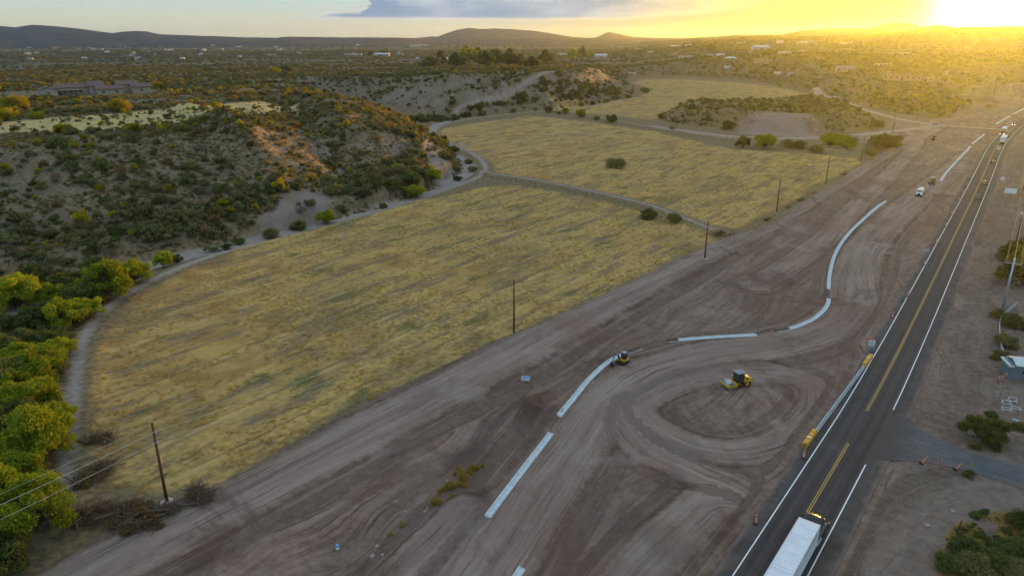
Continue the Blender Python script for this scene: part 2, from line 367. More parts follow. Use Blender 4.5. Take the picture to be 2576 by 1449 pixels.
# soft region masks (which soil lies where)
nz = (fbm(X, Y, 6, 3, 61) - .5) * 2
m_field = np.zeros_like(X); m_dirt = np.zeros_like(X); m_sand = np.zeros_like(X); m_pale = np.zeros_like(X); m_fan = np.zeros_like(X)
nr = RR < 1700
xs, ys = X[nr], Y[nr]; nn = nz[nr]
fd = np.minimum(np.minimum(sd_poly(xs, ys, F1), sd_poly(xs, ys, F2)), sd_poly(xs, ys, F3))
m_field[nr] = sst(fd + 1.6 * nn + 4.5 * (fbm(xs, ys, 18, 3, 67) - .45), 1.2, -2.4)
dd_ = sd_poly(xs, ys, DIRT); m_dirt[nr] = sst(dd_ + 1.6 * nn + 4.0 * (fbm(xs, ys, 16, 3, 68) - .5), 1.4, -1.8)
dw = seg_dist(xs, ys, WASH)[0]; dp = np.minimum(seg_dist(xs, ys, PATH)[0], np.minimum(seg_dist(xs, ys, PATH2)[0] * 1.3, seg_dist(xs, ys, PATH3)[0] * 1.5))
dt = np.minimum(seg_dist(xs, ys, TRACKR)[0], seg_dist(xs, ys, TRACKM)[0] * 0.8)
wn = 5.0 * (fbm(xs, ys, 17, 3, 66) - .56)
m_sand[nr] = np.maximum(np.maximum(sst(dw + nn + wn, 5.4, 3.4), sst(dp + 0.4 * nn, 1.6, 0.8)), sst(dt + nn * .6, 4.2, 2.6))
m_pale[nr] = sst(sd_poly(xs, ys, PALE) + 9 * (fbm(xs, ys, 16, 3, 63) - .5), 3, -3)
m_fan[nr] = np.maximum(sst(sd_poly(xs, ys, FAN) + 3 * nn, 2, -3), np.maximum(sst(sd_poly(xs, ys, BARE) + 4 * nn, 2, -3), sst(sd_poly(xs, ys, BLUFF) + 3 * nn, 2, -3)))
TRAILB = smooth_line([GT(*q)[:2] for q in [(1146, 282), (1158, 268), (1200, 255), (1255, 241), (1300, 222), (1345, 200), (1392, 180)]])
dtb = seg_dist(xs, ys, TRAILB)[0]
m_sand[nr] = np.maximum(m_sand[nr], sst(dtb + 0.5 * nn, 2.4, 1.0) * .8)
m_up = sst(DV, 0.0, 6.0)
m_pile = np.zeros_like(X); kp = RR < 330
for (c, a_, b_, hm) in PILES:
    qq = np.hypot(((X[kp] - c[0]) * RDIR[0] + (Y[kp] - c[1]) * RDIR[1]) / a_, ((X[kp] - c[0]) * RNRM[0] + (Y[kp] - c[1]) * RNRM[1]) / b_)
    m_pile[kp] = np.maximum(m_pile[kp], sst(qq + .8 * (fbm(X[kp], Y[kp], 5, 4, 69) - .5) * 2 + .3 * nz[kp], 1.3, .5) * (.45 if hm in (.7, .5, .6, .4) else 1.0))
dr, ar, sr = seg_dist(X[nr], Y[nr], ROAD)
fs = np.zeros_like(X); fd2 = np.zeros_like(X); fs[nr] = ar; fd2[nr] = dr * sr
hw = np.zeros_like(X); hd = np.zeros_like(X); ha = np.zeros_like(X); best = np.full(int(nr.sum()), 9.0); sec = best.copy(); bd = np.zeros_like(best); ba = np.zeros_like(best)
for k_, (tp, tw) in enumerate(TRACKS):
    d_, a_, s_ = seg_dist(X[nr], Y[nr], tp); m_ = d_ / tw < best
    sec = np.where(m_, best, np.minimum(sec, d_ / tw)); best = np.where(m_, d_ / tw, best); bd = np.where(m_, d_ * s_ + 37.0 * k_, bd); ba = np.where(m_, a_, ba)
hd[nr] = bd; ha[nr] = ba; hw[nr] = np.clip(2.0 - best, 0, 1.5) / 1.5 * sst(np.abs(fd2[nr]), 6.5, 9)
pen = np.ones_like(X); pen[nr] = sst(sec - best, 0.02, 0.40)
ca = me.attributes.new('soil_a', 'FLOAT_COLOR', 'POINT'); ca.data.foreach_set('color', np.c_[m_field, m_dirt, m_sand, m_up].astype(np.float32).ravel())
ca = me.attributes.new('soil_b', 'FLOAT_COLOR', 'POINT'); ca.data.foreach_set('color', np.c_[m_pale, m_fan, m_pile, pen].astype(np.float32).ravel())
qx = ((X - OVAL_C[0]) * RDIR[0] + (Y - OVAL_C[1]) * RDIR[1]) / OVAL_A; qy = ((X - OVAL_C[0]) * RNRM[0] + (Y - OVAL_C[1]) * RNRM[1]) / OVAL_B
q_ = np.hypot(qx, qy) + 0.30 * (fbm(X, Y, 9, 3, 45) - .5)
cb = me.attributes.new('haul', 'FLOAT_VECTOR', 'POINT'); cb.data.foreach_set('vector', np.c_[ha, hd, hw].astype(np.float32).ravel())
ca = me.attributes.new('along', 'FLOAT_VECTOR', 'POINT')
ca.data.foreach_set('vector', np.c_[fs, fd2, q_].astype(np.float32).ravel())

def mat(name):
    m = bpy.data.materials.new(name); m.use_nodes = True
    t = m.node_tree; t.nodes.clear(); n = NT(t)
    out = n.n('ShaderNodeOutputMaterial'); b = n.n('ShaderNodeBsdfPrincipled')
    t.links.new(b.outputs[0], out.inputs[0])
    return m, n, b, out
def ground_material():
    m, n, b, out = mat('ground_soils')
    geo = n.n('ShaderNodeNewGeometry'); P = geo.outputs['Position']
    A = n.n('ShaderNodeAttribute', attribute_name='soil_a'); B = n.n('ShaderNodeAttribute', attribute_name='soil_b'); S = n.n('ShaderNodeAttribute', attribute_name='along')
    fld, drt, snd = n.sep(A.outputs['Color']); up = A.outputs['Alpha']
    pal, fan, pile = n.sep(B.outputs['Color'])
    sa, sd, sq = n.sep(S.outputs['Vector'])
    P2 = n.vm('MULTIPLY', P, (1, 1, 0))
    big = n.noise(P2, 0.020, 3); mid = n.noise(P2, 0.11, 4, 0.6); fine = n.noise(P2, 0.75, 5, 0.65); grit = n.noise(P2, 4.0, 3, 0.7)
    # coordinates along the working direction
    lu = n.vm('DOT_PRODUCT', P, (RDIR[0], RDIR[1], 0)); ld = n.vm('DOT_PRODUCT', P, (RNRM[0], RNRM[1], 0))
    # --- dry field: straw, bare brown patches, green weeds, combed along the borders
    comb = n.noise(n.xyz(n.m('MULTIPLY', lu, 0.028), n.m('MULTIPLY', ld, 0.30), 0), 1.0, 5, 0.62)
    patch = n.noise(n.xyz(n.m('MULTIPLY', lu, 0.06), n.m('MULTIPLY', ld, 0.16), 3.0), 1.0, 7, 0.72, 0.3)
    straw = n.mix(n.ss(fine, 0.35, 0.68), (0.285, 0.185, 0.056), (0.480, 0.330, 0.108))
    straw = n.mix(n.ss(big, 0.46, 0.62), straw, n.mix(n.ss(mid, .4, .6), (0.29, 0.170, 0.050), (0.42, 0.265, 0.082)))
    bare = n.mix(n.ss(fine, 0.3, 0.7), (0.150, 0.104, 0.058), (0.235, 0.165, 0.085))
    f = n.mix(n.ss(n.m('ADD', n.m('MULTIPLY', patch, .6), n.m('MULTIPLY', comb, .4)), 0.47, 0.60), straw, bare)
    f = n.mix(n.m('MULTIPLY', n.ss(n.noise(n.xyz(n.m('MULTIPLY', lu, 0.05), n.m('MULTIPLY', ld, 0.12), 9.0), 1.0, 5, 0.7), 0.555, 0.65), n.ss(fine, .3, .6)), f, (0.075, 0.092, 0.030))
    f = n.mix(n.m('MULTIPLY', n.ss(n.noise(n.xyz(n.m('MULTIPLY', lu, 0.022), n.m('MULTIPLY', ld, 0.05), 15.0), 1.0, 6, .7, .3), 0.50, 0.64), .58), f, n.mix(n.ss(fine, .35, .65), (0.095, 0.076, 0.036), (0.205, 0.150, 0.066)))
    # border ridges keep brighter straw on one side and a dark furrow on the other
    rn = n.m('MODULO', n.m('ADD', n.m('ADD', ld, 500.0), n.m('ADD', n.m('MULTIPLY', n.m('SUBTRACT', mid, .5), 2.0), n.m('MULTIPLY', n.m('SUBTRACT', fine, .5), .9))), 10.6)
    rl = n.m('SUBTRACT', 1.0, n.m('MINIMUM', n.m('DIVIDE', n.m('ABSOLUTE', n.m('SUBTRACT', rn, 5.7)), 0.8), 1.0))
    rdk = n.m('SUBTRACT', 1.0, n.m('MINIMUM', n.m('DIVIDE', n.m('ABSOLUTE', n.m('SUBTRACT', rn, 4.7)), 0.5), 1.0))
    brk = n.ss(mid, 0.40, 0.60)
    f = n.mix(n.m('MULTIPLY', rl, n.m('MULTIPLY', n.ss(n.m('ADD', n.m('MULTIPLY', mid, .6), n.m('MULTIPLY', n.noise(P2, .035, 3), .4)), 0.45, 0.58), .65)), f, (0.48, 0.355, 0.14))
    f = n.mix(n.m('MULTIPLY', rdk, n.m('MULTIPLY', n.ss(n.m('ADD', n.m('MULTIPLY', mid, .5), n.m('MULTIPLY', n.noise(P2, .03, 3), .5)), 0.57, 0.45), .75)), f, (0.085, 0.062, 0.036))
    # --- graded construction dirt, streaked by wheels
    Hn = n.n('ShaderNodeAttribute', attribute_name='haul'); hu, hdv, hraw = n.sep(Hn.outputs['Vector'])
    hw = n.m('MULTIPLY', n.ss(hraw, 0.05, 0.45), B.outputs['Alpha']); hl = n.ss(n.m('ADD', hraw, n.m('MULTIPLY', n.m('SUBTRACT', fine, .5), .25)), 0.60, 0.82); hq = n.m('ADD', hraw, n.m('ADD', n.m('MULTIPLY', n.m('SUBTRACT', fine, .5), .22), n.m('MULTIPLY', n.m('SUBTRACT', mid, .5), .25))); hedge = n.m('MULTIPLY', n.ss(hq, 0.44, 0.56), n.ss(hq, 0.70, 0.58))
    wl = n.noise(P2, 0.016, 2, .5)
    wob = n.m('ADD', n.m('MULTIPLY', n.m('SUBTRACT', mid, .5), 1.6), n.m('MULTIPLY', n.m('SUBTRACT', wl, .5), 34.0))
    cu = n.m('ADD', n.m('MULTIPLY', lu, n.m('SUBTRACT', 1.0, hw)), n.m('MULTIPLY', hu, hw))
    cd = n.m('ADD', n.m('MULTIPLY', n.m('ADD', ld, wob), n.m('SUBTRACT', 1.0, hw)), n.m('MULTIPLY', n.m('ADD', hdv, n.m('MULTIPLY', n.m('SUBTRACT', mid, .5), 1.5)), hw))
    t1 = n.noise(n.xyz(n.m('MULTIPLY', cu, 0.022), n.m('MULTIPLY', cd, 0.34), 0), 1.0, 7, 0.70)
    t2 = n.noise(n.xyz(n.m('MULTIPLY', cu, 0.05), n.m('MULTIPLY', cd, 2.4), 4.0), 1.0, 4, 0.65)
    t3 = n.noise(n.xyz(n.m('MULTIPLY', n.m('ADD', lu, n.m('MULTIPLY', ld, .8)), 0.35), n.m('MULTIPLY', n.m('SUBTRACT', ld, n.m('MULTIPLY', lu, .5)), 0.05), 8.0), 1.0, 6, 0.7)
    ang = n.noise(n.xyz(n.m('MULTIPLY', sq, 5.0), n.m('MULTIPLY', mid, 2.5), 0), 1.0, 6, 0.72)
    aq = n.ss(sq, 1.55, 1.15)
    calm = n.noise(P2, 0.035, 3, .55)
    base_s = n.m('ADD', n.m('MULTIPLY', t1, n.m('SUBTRACT', 1.0, aq)), n.m('MULTIPLY', n.m('ADD', n.m('MULTIPLY', ang, .5), n.m('MULTIPLY', t3, .5)), aq))
    streak = n.m('ADD', n.m('MULTIPLY', base_s, .55), n.m('ADD', n.m('MULTIPLY', fine, .25), n.m('MULTIPLY', n.m('ADD', n.m('MULTIPLY', mid, .5), n.m('MULTIPLY', t3, .5)), .2)))
    d = n.mix(n.ss(streak, 0.38, 0.62), (0.120, 0.078, 0.058), (0.262, 0.190, 0.150))
    d = n.mix(n.m('MULTIPLY', hl, 0.55), d, n.mix(n.ss(t1, .35, .65), (0.215, 0.160, 0.130), (0.315, 0.245, 0.205)))
    d = n.mix(n.m('MULTIPLY', hedge, n.ss(mid, .35, .6, .15, .85)), d, (0.085, 0.055, 0.040))
    d = n.mix(n.m('MULTIPLY', n.ss(t2, 0.53, 0.66), n.ss(calm, .36, .58, .30, .9)), d, (0.078, 0.052, 0.040))
    d = n.mix(n.m('MULTIPLY', n.ss(big, 0.50, 0.66), 0.5), d, (0.150, 0.082, 0.060))
    d = n.mix(n.m('MULTIPLY', n.ss(n.noise(P2, 0.06, 6, .7), 0.54, 0.66), 0.45), d, (0.30, 0.24, 0.205))
    d = n.mix(n.m('MULTIPLY', n.ss(n.noise(P2, 0.045, 6, .7, .6), 0.54, 0.66), 0.65), d, (0.088, 0.055, 0.040))
    d = n.mix(n.m('MULTIPLY', n.ss(grit, 0.62, 0.75), 0.3), d, (0.32, 0.27, 0.23))
    gr = n.ss(sd, 5.5, 9.0)                                   # right verge: greyer gravel
    d = n.mix(n.m('MULTIPLY', gr, 0.65), d, n.mix(n.ss(n.m('ADD', n.m('MULTIPLY', fine, .6), n.m('MULTIPLY', mid, .4)), .35, .65), (0.088, 0.070, 0.055), (0.180, 0.147, 0.118)))
    # --- wash sand and paths
    s = n.mix(n.ss(fine, 0.3, 0.7), (0.205, 0.172, 0.142), (0.315, 0.275, 0.238))
    # --- desert hillside: gravelly brown soil with sparse dry grass
    h = n.mix(n.ss(mid, 0.34, 0.64), (0.105, 0.080, 0.048), (0.215, 0.165, 0.105))
    h = n.mix(n.m('MULTIPLY', n.ss(n.noise(P2, 0.3, 5, .7), 0.50, 0.66), 0.75), h, (0.23, 0.175, 0.072))
    h = n.mix(n.m('MULTIPLY', n.ss(n.m('ADD', n.m('MULTIPLY', fine, .6), n.m('MULTIPLY', mid, .4)), 0.46, 0.58), 0.8), h, (0.060, 0.062, 0.026))
    nrm = n.sep(geo.outputs['True Normal'])
    h = n.mix(n.m('MULTIPLY', n.ss(nrm[2], 0.93, 0.80), 0.7), h, n.mix(n.ss(n.m('ADD', n.m('MULTIPLY', fine, .5), n.m('MULTIPLY', mid, .5)), .35, .62), (0.125, 0.096, 0.072), (0.245, 0.195, 0.155)))
    pg = n.mix(n.ss(fine, 0.36, 0.52), (0.24, 0.180, 0.075), (0.47, 0.37, 0.14))
    h = n.mix(n.m('MULTIPLY', pal, n.ss(n.noise(P2, 0.22, 5, .7), .38, .52, .25, 1.0)), h, pg)
    far = n.ss(n.vm('LENGTH', P), 700.0, 2600.0)
    farv = n.mix(n.ss(n.noise(P2, 0.014, 7, .72), 0.44, 0.62), (0.042, 0.047, 0.025), (0.110, 0.092, 0.056))
    h = n.mix(far, h, farv)
    bank = n.mix(n.ss(fine, 0.34, 0.62), (0.090, 0.068, 0.040), (0.205, 0.152, 0.076))
    col = n.mix(up, bank, h)
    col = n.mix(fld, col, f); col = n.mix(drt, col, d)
    col = n.mix(n.m('MULTIPLY', pile, .9), col, n.mix(fine, (0.060, 0.040, 0.030), (0.135, 0.092, 0.070)))
    col = n.mix(n.m('MULTIPLY', fan, n.ss(mid, .3, .6, .45, .95)), col, n.mix(fine, (0.165, 0.128, 0.110), (0.275, 0.220, 0.190)))
    col = n.mix(snd, col, s)
    n.set(b.inputs['Base Color'], col)
    b.inputs['Roughness'].default_value = 0.95; b.inputs['Specular IOR Level'].default_value = 0.15
    bmp = n.n('ShaderNodeBump'); bmp.inputs['Strength'].default_value = 0.7; bmp.inputs['Distance'].default_value = 0.35
    hgt = n.m('ADD', n.m('MULTIPLY', fine, 0.8), n.m('MULTIPLY', grit, 0.35))
    hgt = n.m('ADD', hgt, n.m('MULTIPLY', n.m('MULTIPLY', t2, drt), 1.3))
    n.set(bmp.inputs['Height'], hgt)
    n.set(b.inputs['Normal'], bmp.outputs[0])
    return m
M_ground = ground_material()
me.materials.append(M_ground)
ground = bpy.data.objects.new('ground', me); scene.collection.objects.link(ground)
ground['kind'] = 'structure'
# ------------------------------------------------------------------ far mountains
def sky_angle(u, v):
    d = ray(u, v); return math.atan2(d[0], d[1]), math.atan2(d[2], math.hypot(d[0], d[1]))
def mountain_material(name, c1, c2):
    m, n, b, out = mat(name)
    geo = n.n('ShaderNodeNewGeometry'); P = geo.outputs['Position']
    f = n.noise(P, 0.006, 6, 0.7); g = n.noise(P, 0.03, 4, 0.7)
    n.set(b.inputs['Base Color'], n.mix(n.ss(n.m('ADD', n.m('MULTIPLY', f, .5), n.m('MULTIPLY', g, .5)), 0.42, 0.58), c1, c2))
    b.inputs['Roughness'].default_value = 1.0; b.inputs['Specular IOR Level'].default_value = 0.05
    return m
def ridge(name, prof, dist, front, back, seed, material, rough=0.10):
    az = np.array([sky_angle(u, v)[0] for u, v in prof]); el = np.array([sky_angle(u, v)[1] for u, v in prof])
    NA = int((az[-1] - az[0]) * dist / 28) + 2; ND = 46
    a = np.linspace(az[0], az[-1], NA)
    D = np.r_[np.linspace(-front, 0, 30), np.linspace(0, back, 17)[1:]]
    A2, D2 = np.meshgrid(a, D)
    base = 6.0
    z0 = CAM_H + (dist + 160 * np.sin(A2 * 9 + seed)) * np.tan(np.interp(A2, az, el))
    rr = dist + 160 * np.sin(A2 * 9 + seed) + D2
    X_, Y_ = rr * np.sin(A2), rr * np.cos(A2)
    t = np.where(D2 < 0, 1 + D2 / front, 1 - D2 / back)
    gul = (fbm(X_, Y_, 620, 5, seed) - .5) * 2
    prof_t = sst(np.clip(t + 0.35 * gul * (1 - t) * t * 4 * 0.6, 0, 1), 0, 1)
    z = base - 14 + (z0 - base + 14) * prof_t
    z = z + rough * (z0 - base) * gul * np.clip(1 - t, 0, 1) * np.clip(t * 3, 0, 1) * 1.2
    z += (fbm(X_, Y_, 60, 2, seed + 7) - .5) * 5 * np.clip(t * 3, 0, 1)
    me = grid_mesh(name, np.c_[X_.ravel(), Y_.ravel(), z.ravel()], NA, len(D))
    me.materials.append(material)
    o = bpy.data.objects.new(name, me); scene.collection.objects.link(o); o['kind'] = 'structure'
    return o
M_mtn = mountain_material('mountain_scrub', (0.018, 0.023, 0.024), (0.052, 0.050, 0.044))
ridge('mountain_range', [(-900, 75), (-500, 62), (-200, 72), (0, 66), (40, 70), (80, 63), (130, 66), (180, 71), (250, 80), (285, 85), (310, 80), (340, 79), (370, 80), (400, 87), (480, 90), (620, 95), (700, 96), (712, 93), (860, 95), (1000, 95.5), (1040, 97), (1100, 101), (1180, 106)], 5600, 1700, 1500, 1, M_mtn)
ridge('mountain_range', [(1000, 103), (1030, 97), (1060, 95.5), (1090, 92), (1110, 96), (1180, 104)], 8600, 700, 700, 5, M_mtn)
ridge('mountain_range', [(1040, 103), (1090, 97), (1120, 86), (1150, 76), (1180, 71), (1210, 74), (1250, 72.5), (1300, 75), (1350, 79), (1400, 87), (1440, 94), (1480, 96.5), (1500, 95), (1515, 88), (1530, 81.5), (1545, 84), (1560, 87), (1590, 94), (1640, 96), (1750, 97.5), (1850, 103)], 7200, 1500, 1000, 2, M_mtn)
ridge('mountain_range', [(960, 104), (1100, 99), (1250, 97.2), (1500, 97.6), (1700, 97), (1760, 98), (1900, 104)], 5800, 2000, 800, 4, M_mtn, 0.04)
ridge('mountain_range', [(1640, 104), (1720, 98.5), (1780, 95.5), (1850, 89), (1900, 89.5), (1960, 88), (2020, 77), (2060, 74), (2130, 72), (2180, 73), (2230, 60), (2270, 58), (2300, 63), (2320, 69), (2360, 62), (2420, 73), (2432, 75), (2460, 68), (2480, 70), (2520, 66), (2576, 67), (2800, 58), (3100, 66), (3500, 55), (3900, 70)], 4300, 1500, 1300, 3, M_mtn, 0.06)
# ------------------------------------------------------------------ mesh helpers
COL = scene.collection
def mesh_np(name, co, faces, mats=(), midx=None, smooth=False):
    me = bpy.data.meshes.new(name)
    co = np.asarray(co, np.float32); k = len(faces[0]) if len(faces) else 4
    f = np.asarray(faces, np.int32)
    me.vertices.add(len(co)); me.vertices.foreach_set('co', co.ravel())
    me.loops.add(f.size); me.loops.foreach_set('vertex_index', f.ravel())
    me.polygons.add(len(f)); me.polygons.foreach_set('loop_start', np.arange(len(f), dtype=np.int32) * k)
    if midx is not None: me.polygons.foreach_set('material_index', np.asarray(midx, np.int32))
    if smooth: me.polygons.foreach_set('use_smooth', np.ones(len(f), bool))
    me.update(calc_edges=True)
    for m in mats: me.materials.append(m)
    return me
def link(name, me, parent=None, loc=None):
    o = bpy.data.objects.new(name, me); COL.objects.link(o)
    if parent is not None: o.parent = parent
    if loc is not None: o.location = loc
    return o
def tag(o, label=None, cat=None, group=None, kind=None):
    if label: o['label'] = label
    if cat: o['category'] = cat
    if group: o['group'] = group
    if kind: o['kind'] = kind
    return o
def empty(name, loc, rz=0.0, s=1.0):
    o = bpy.data.objects.new(name, None); COL.objects.link(o)
    o.location = loc; o.rotation_euler = (0, 0, rz); o.scale = (s, s, s); o.empty_display_size = 0.3
    return o
def copy_tree(o, parent=None):
    c = o.copy(); COL.objects.link(c); c.parent = parent
    for ch in o.children: copy_tree(ch, c)
    return c

def leaf_material(name, dark, light, trans=0.35, var=0.25):
    m = bpy.data.materials.new(name); m.use_nodes = True; t = m.node_tree; t.nodes.clear(); n = NT(t)
    out = n.n('ShaderNodeOutputMaterial')
    oi = n.n('ShaderNodeObjectInfo'); geo = n.n('ShaderNodeNewGeometry')
    a = n.n('ShaderNodeAttribute', attribute_name='leaf')
    f = n.m('ADD', n.m('MULTIPLY', a.outputs['Fac'], 0.75), n.m('MULTIPLY', n.m('SUBTRACT', oi.outputs['Random'], 0.5), var * 2))
    c = n.mix(n.m('MINIMUM', n.m('MAXIMUM', f, 0.0), 1.0), dark, light)
    d = n.n('ShaderNodeBsdfDiffuse'); tr = n.n('ShaderNodeBsdfTranslucent'); mx = n.n('ShaderNodeMixShader')
    n.set(d.inputs[0], c); n.set(tr.inputs[0], n.mix(0.5, c, (light[0] * 1.3, light[1] * 1.25, light[2] * .6)))
    mx.inputs[0].default_value = trans
    t.links.new(d.outputs[0], mx.inputs[1]); t.links.new(tr.outputs[0], mx.inputs[2]); t.links.new(mx.outputs[0], out.inputs[0])
    return m
def bark_material(name, c1, c2):
    m, n, b, out = mat(name)
    tc = n.n('ShaderNodeTexCoord')
    n.set(b.inputs['Base Color'], n.mix(n.noise(tc.outputs['Object'], 6.0, 4, .7), c1, c2)); b.inputs['Roughness'].default_value = .95
    return m
M_leaf_tree = leaf_material('mesquite_leaf', (0.095, 0.140, 0.015), (0.38, 0.42, 0.030), .42)
M_leaf_shrub = leaf_material('shrub_leaf', (0.090, 0.094, 0.042), (0.250, 0.242, 0.100), 0.4, 0.4)
M_leaf_dark = leaf_material('dark_leaf', (0.050, 0.068, 0.024), (0.150, 0.175, 0.050), 0.35)
M_leaf_yellow = leaf_material('palo_verde_leaf', (0.16, 0.15, 0.012), (0.44, 0.36, 0.022), 0.4)
M_leaf_brown = leaf_material('dry_leaf', (0.095, 0.060, 0.028), (0.26, 0.175, 0.068), 0.3)
M_leaf_grey = leaf_material('sage_leaf', (0.090, 0.098, 0.055), (0.235, 0.235, 0.130), 0.35)
M_straw = leaf_material('straw', (0.32, 0.22, 0.075), (0.58, 0.43, 0.16), 0.45)
M_bark = bark_material('bark', (0.035, 0.024, 0.016), (0.10, 0.075, 0.055))
M_twig = bark_material('dead_wood', (0.05, 0.033, 0.020), (0.17, 0.12, 0.075))

def leaves(rg, centers, radii, n, size, flat=0.75, up=0.35):
    """leaf quads spread through the volume of several clumps; returns verts, faces, per-leaf tint"""
    k = rg.choice(len(centers), n, p=radii ** 2 / (radii ** 2).sum())
    v = rg.normal(size=(n, 3)); v /= np.linalg.norm(v, axis=1)[:, None]
    rr = radii[k] * (0.30 + 0.70 * rg.random(n) ** 0.5) * np.where(rg.random(n) < .14, 1.0 + .45 * rg.random(n), 1.0)
    p = centers[k] + v * rr[:, None] * np.array([1, 1, flat])
    nrm = v * 0.7 + rg.normal(size=(n, 3)) * 0.65 + np.array([0, 0, up]); nrm /= np.linalg.norm(nrm, axis=1)[:, None]
    a = np.cross(nrm, rg.normal(size=(n, 3))); a /= np.linalg.norm(a, axis=1)[:, None] + 1e-9
    b = np.cross(nrm, a); s = size * (0.6 + 0.8 * rg.random(n))[:, None]
    a = a * s * 0.55; b = b * s
    co = np.stack([p - b * .9, p + a * .75 - b * .1, p + b, p - a * .75 - b * .1], 1).reshape(-1, 3)
    f = np.arange(n * 4).reshape(-1, 4)
    tint = np.clip(0.15 + 0.5 * (rr / radii[k]) * (0.5 + 0.5 * v[:, 2]) + 0.35 * rg.random(n), 0, 1)
    tint = np.clip(0.2 + 0.75 * rg.random(n) * 0.8 + 0.25 * np.repeat(rg.random(len(centers)), 1)[k] - 0.1, 0, 1)
    return co, f, tint
def crown_mesh(name, rg, rad, height, z0, nl, n, size, material, spread=1.0, lr=(.26, .22)):
    c = []; r = []
    for i in range(nl):
        a = rg.random() * 6.283; q = rad * spread * math.sqrt(rg.random()) * 0.78
        top = z0 + (height - z0) * (0.25 + 0.62 * rg.random()) * (1 - 0.45 * (q / rad) ** 2)
        c.append((math.cos(a) * q, math.sin(a) * q, top)); r.append(rad * (lr[0] + lr[1] * rg.random()))
    c = np.array(c); r = np.array(r)
    c[:, 2] = np.clip(c[:, 2], z0 + r * .4, height - r * .6)
    co, f, tint = leaves(rg, c, r, n, size)
    co[:, 2] = np.maximum(co[:, 2], 0.03 * height)
    me = mesh_np(name, co, f, [material])
    at = me.attributes.new('leaf', 'FLOAT', 'FACE'); at.data.foreach_set('value', tint.astype(np.float32))
    return me, c
def tube(pts, rads, sides=6):
    """tapered limb; returns verts, quads"""
    pts = np.asarray(pts, float); vs = []; fs = []
    for i, p in enumerate(pts):
        t = pts[min(i + 1, len(pts) - 1)] - pts[max(i - 1, 0)]; t = t / (np.linalg.norm(t) + 1e-9)
        a = np.cross(t, [0.31, 0.17, 0.93] if abs(t[2]) < .9 else [1, 0, 0]); a /= np.linalg.norm(a); b = np.cross(t, a)
        for k in range(sides):
            th = 6.28319 * k / sides; vs.append(p + (a * math.cos(th) + b * math.sin(th)) * rads[i])
    for i in range(len(pts) - 1):
        for k in range(sides):
            fs.append((i * sides + k, i * sides + (k + 1) % sides, (i + 1) * sides + (k + 1) % sides, (i + 1) * sides + k))
    return vs, fs
def join_parts(lst):
    V = []; F = []
    for v, f in lst:
        o = len(V); V += [tuple(p) for p in v]; F += [tuple(i + o for i in q) for q in f]
    return V, F
def trunk_mesh(name, rg, centers, r0, material, sides=6):
    parts = []
    fork = np.array([0, 0, 0.28 * centers[:, 2].mean()])
    parts.append(tube([(0, 0, -0.25), fork * .6 + rg.normal(size=3) * .04, fork], [r0 * 1.25, r0, r0 * .9], sides))
    for c in centers:
        m = fork * .5 + c * .5 + rg.normal(size=3) * 0.12 * np.linalg.norm(c)
        parts.append(tube([fork, m, c], [r0 * .6, r0 * .35, r0 * .12], 5))
    V, F = join_parts(parts)
    return mesh_np(name, V, F, [material], smooth=True)

class Plant: pass
def plant_proto(seed, rad, h, z0, nl, n, size, leaf, r0=None, lr=(.26, .22), spread=1.0):
    rg = np.random.default_rng(seed); p = Plant()
    p.crown, c = crown_mesh('crown', rg, rad, h, z0, nl, n, size, leaf, spread, lr)
    p.trunk = trunk_mesh('trunk', rg, c, r0 or rad * 0.06, M_bark)
    return p
TREES = [plant_proto(100 + i, 4.2, 6.4 + .5 * (i % 3), 0.5, 46, 11500, 0.22, M_leaf_tree, None, (.13, .20), 1.12) for i in range(5)]
TREES_D = [plant_proto(120 + i, 3.6, 5.2, 0.3, 36, 6500, 0.23, M_leaf_dark, None, (.14, .20), 1.1) for i in range(3)]
SHRUBS = [plant_proto(140 + i, 1.0, 1.4, 0.0, 13, 760, 0.15, M_leaf_shrub) for i in range(5)]
SHRUBS_D = [plant_proto(150 + i, 1.0, 1.45, 0.0, 13, 760, 0.15, M_leaf_dark) for i in range(3)]
SHRUBS_Y = [plant_proto(160 + i, 1.0, 1.6, 0.1, 9, 700, 0.13, M_leaf_yellow) for i in range(2)]
SHRUBS_B = [plant_proto(165 + i, 1.0, 1.15, 0.03, 8, 380, 0.12, M_leaf_brown) for i in range(2)]
SHRUBS_G = [plant_proto(170 + i, 1.0, 1.2, 0.03, 8, 480, 0.12, M_leaf_grey) for i in range(2)]
BUSH = [plant_proto(210 + i, 2.6, 3.6, 0.0, 26, 4200, 0.19, M_leaf_shrub) for i in range(3)]
BUSH_D = [plant_proto(215 + i, 2.6, 3.7, 0.0, 26, 4200, 0.19, M_leaf_dark) for i in range(3)]
BUSH_Y = [plant_proto(220 + i, 2.6, 3.9, 0.1, 26, 4200, 0.19, M_leaf_yellow) for i in range(2)]
FART = [plant_proto(180 + i, 1.0, 1.35, 0.05, 6, 170, 0.30, [M_leaf_dark, M_leaf_shrub, M_leaf_grey][i]) for i in range(3)]
def twigs(seed, n, rad, h, r0=0.012):
    rg = np.random.default_rng(seed); parts = []
    for i in range(n):
        a = rg.random() * 6.283; l = rad * (0.5 + .5 * rg.random()); p = rg.normal(size=3) * rad * .1; p[2] = 0
        e = np.array([math.cos(a) * l, math.sin(a) * l, h * (0.3 + .7 * rg.random())])
        parts.append(tube([p, (p + e) / 2 + rg.normal(size=3) * rad * .12, e], [r0, r0 * .7, r0 * .3], 3))
    return join_parts(parts)
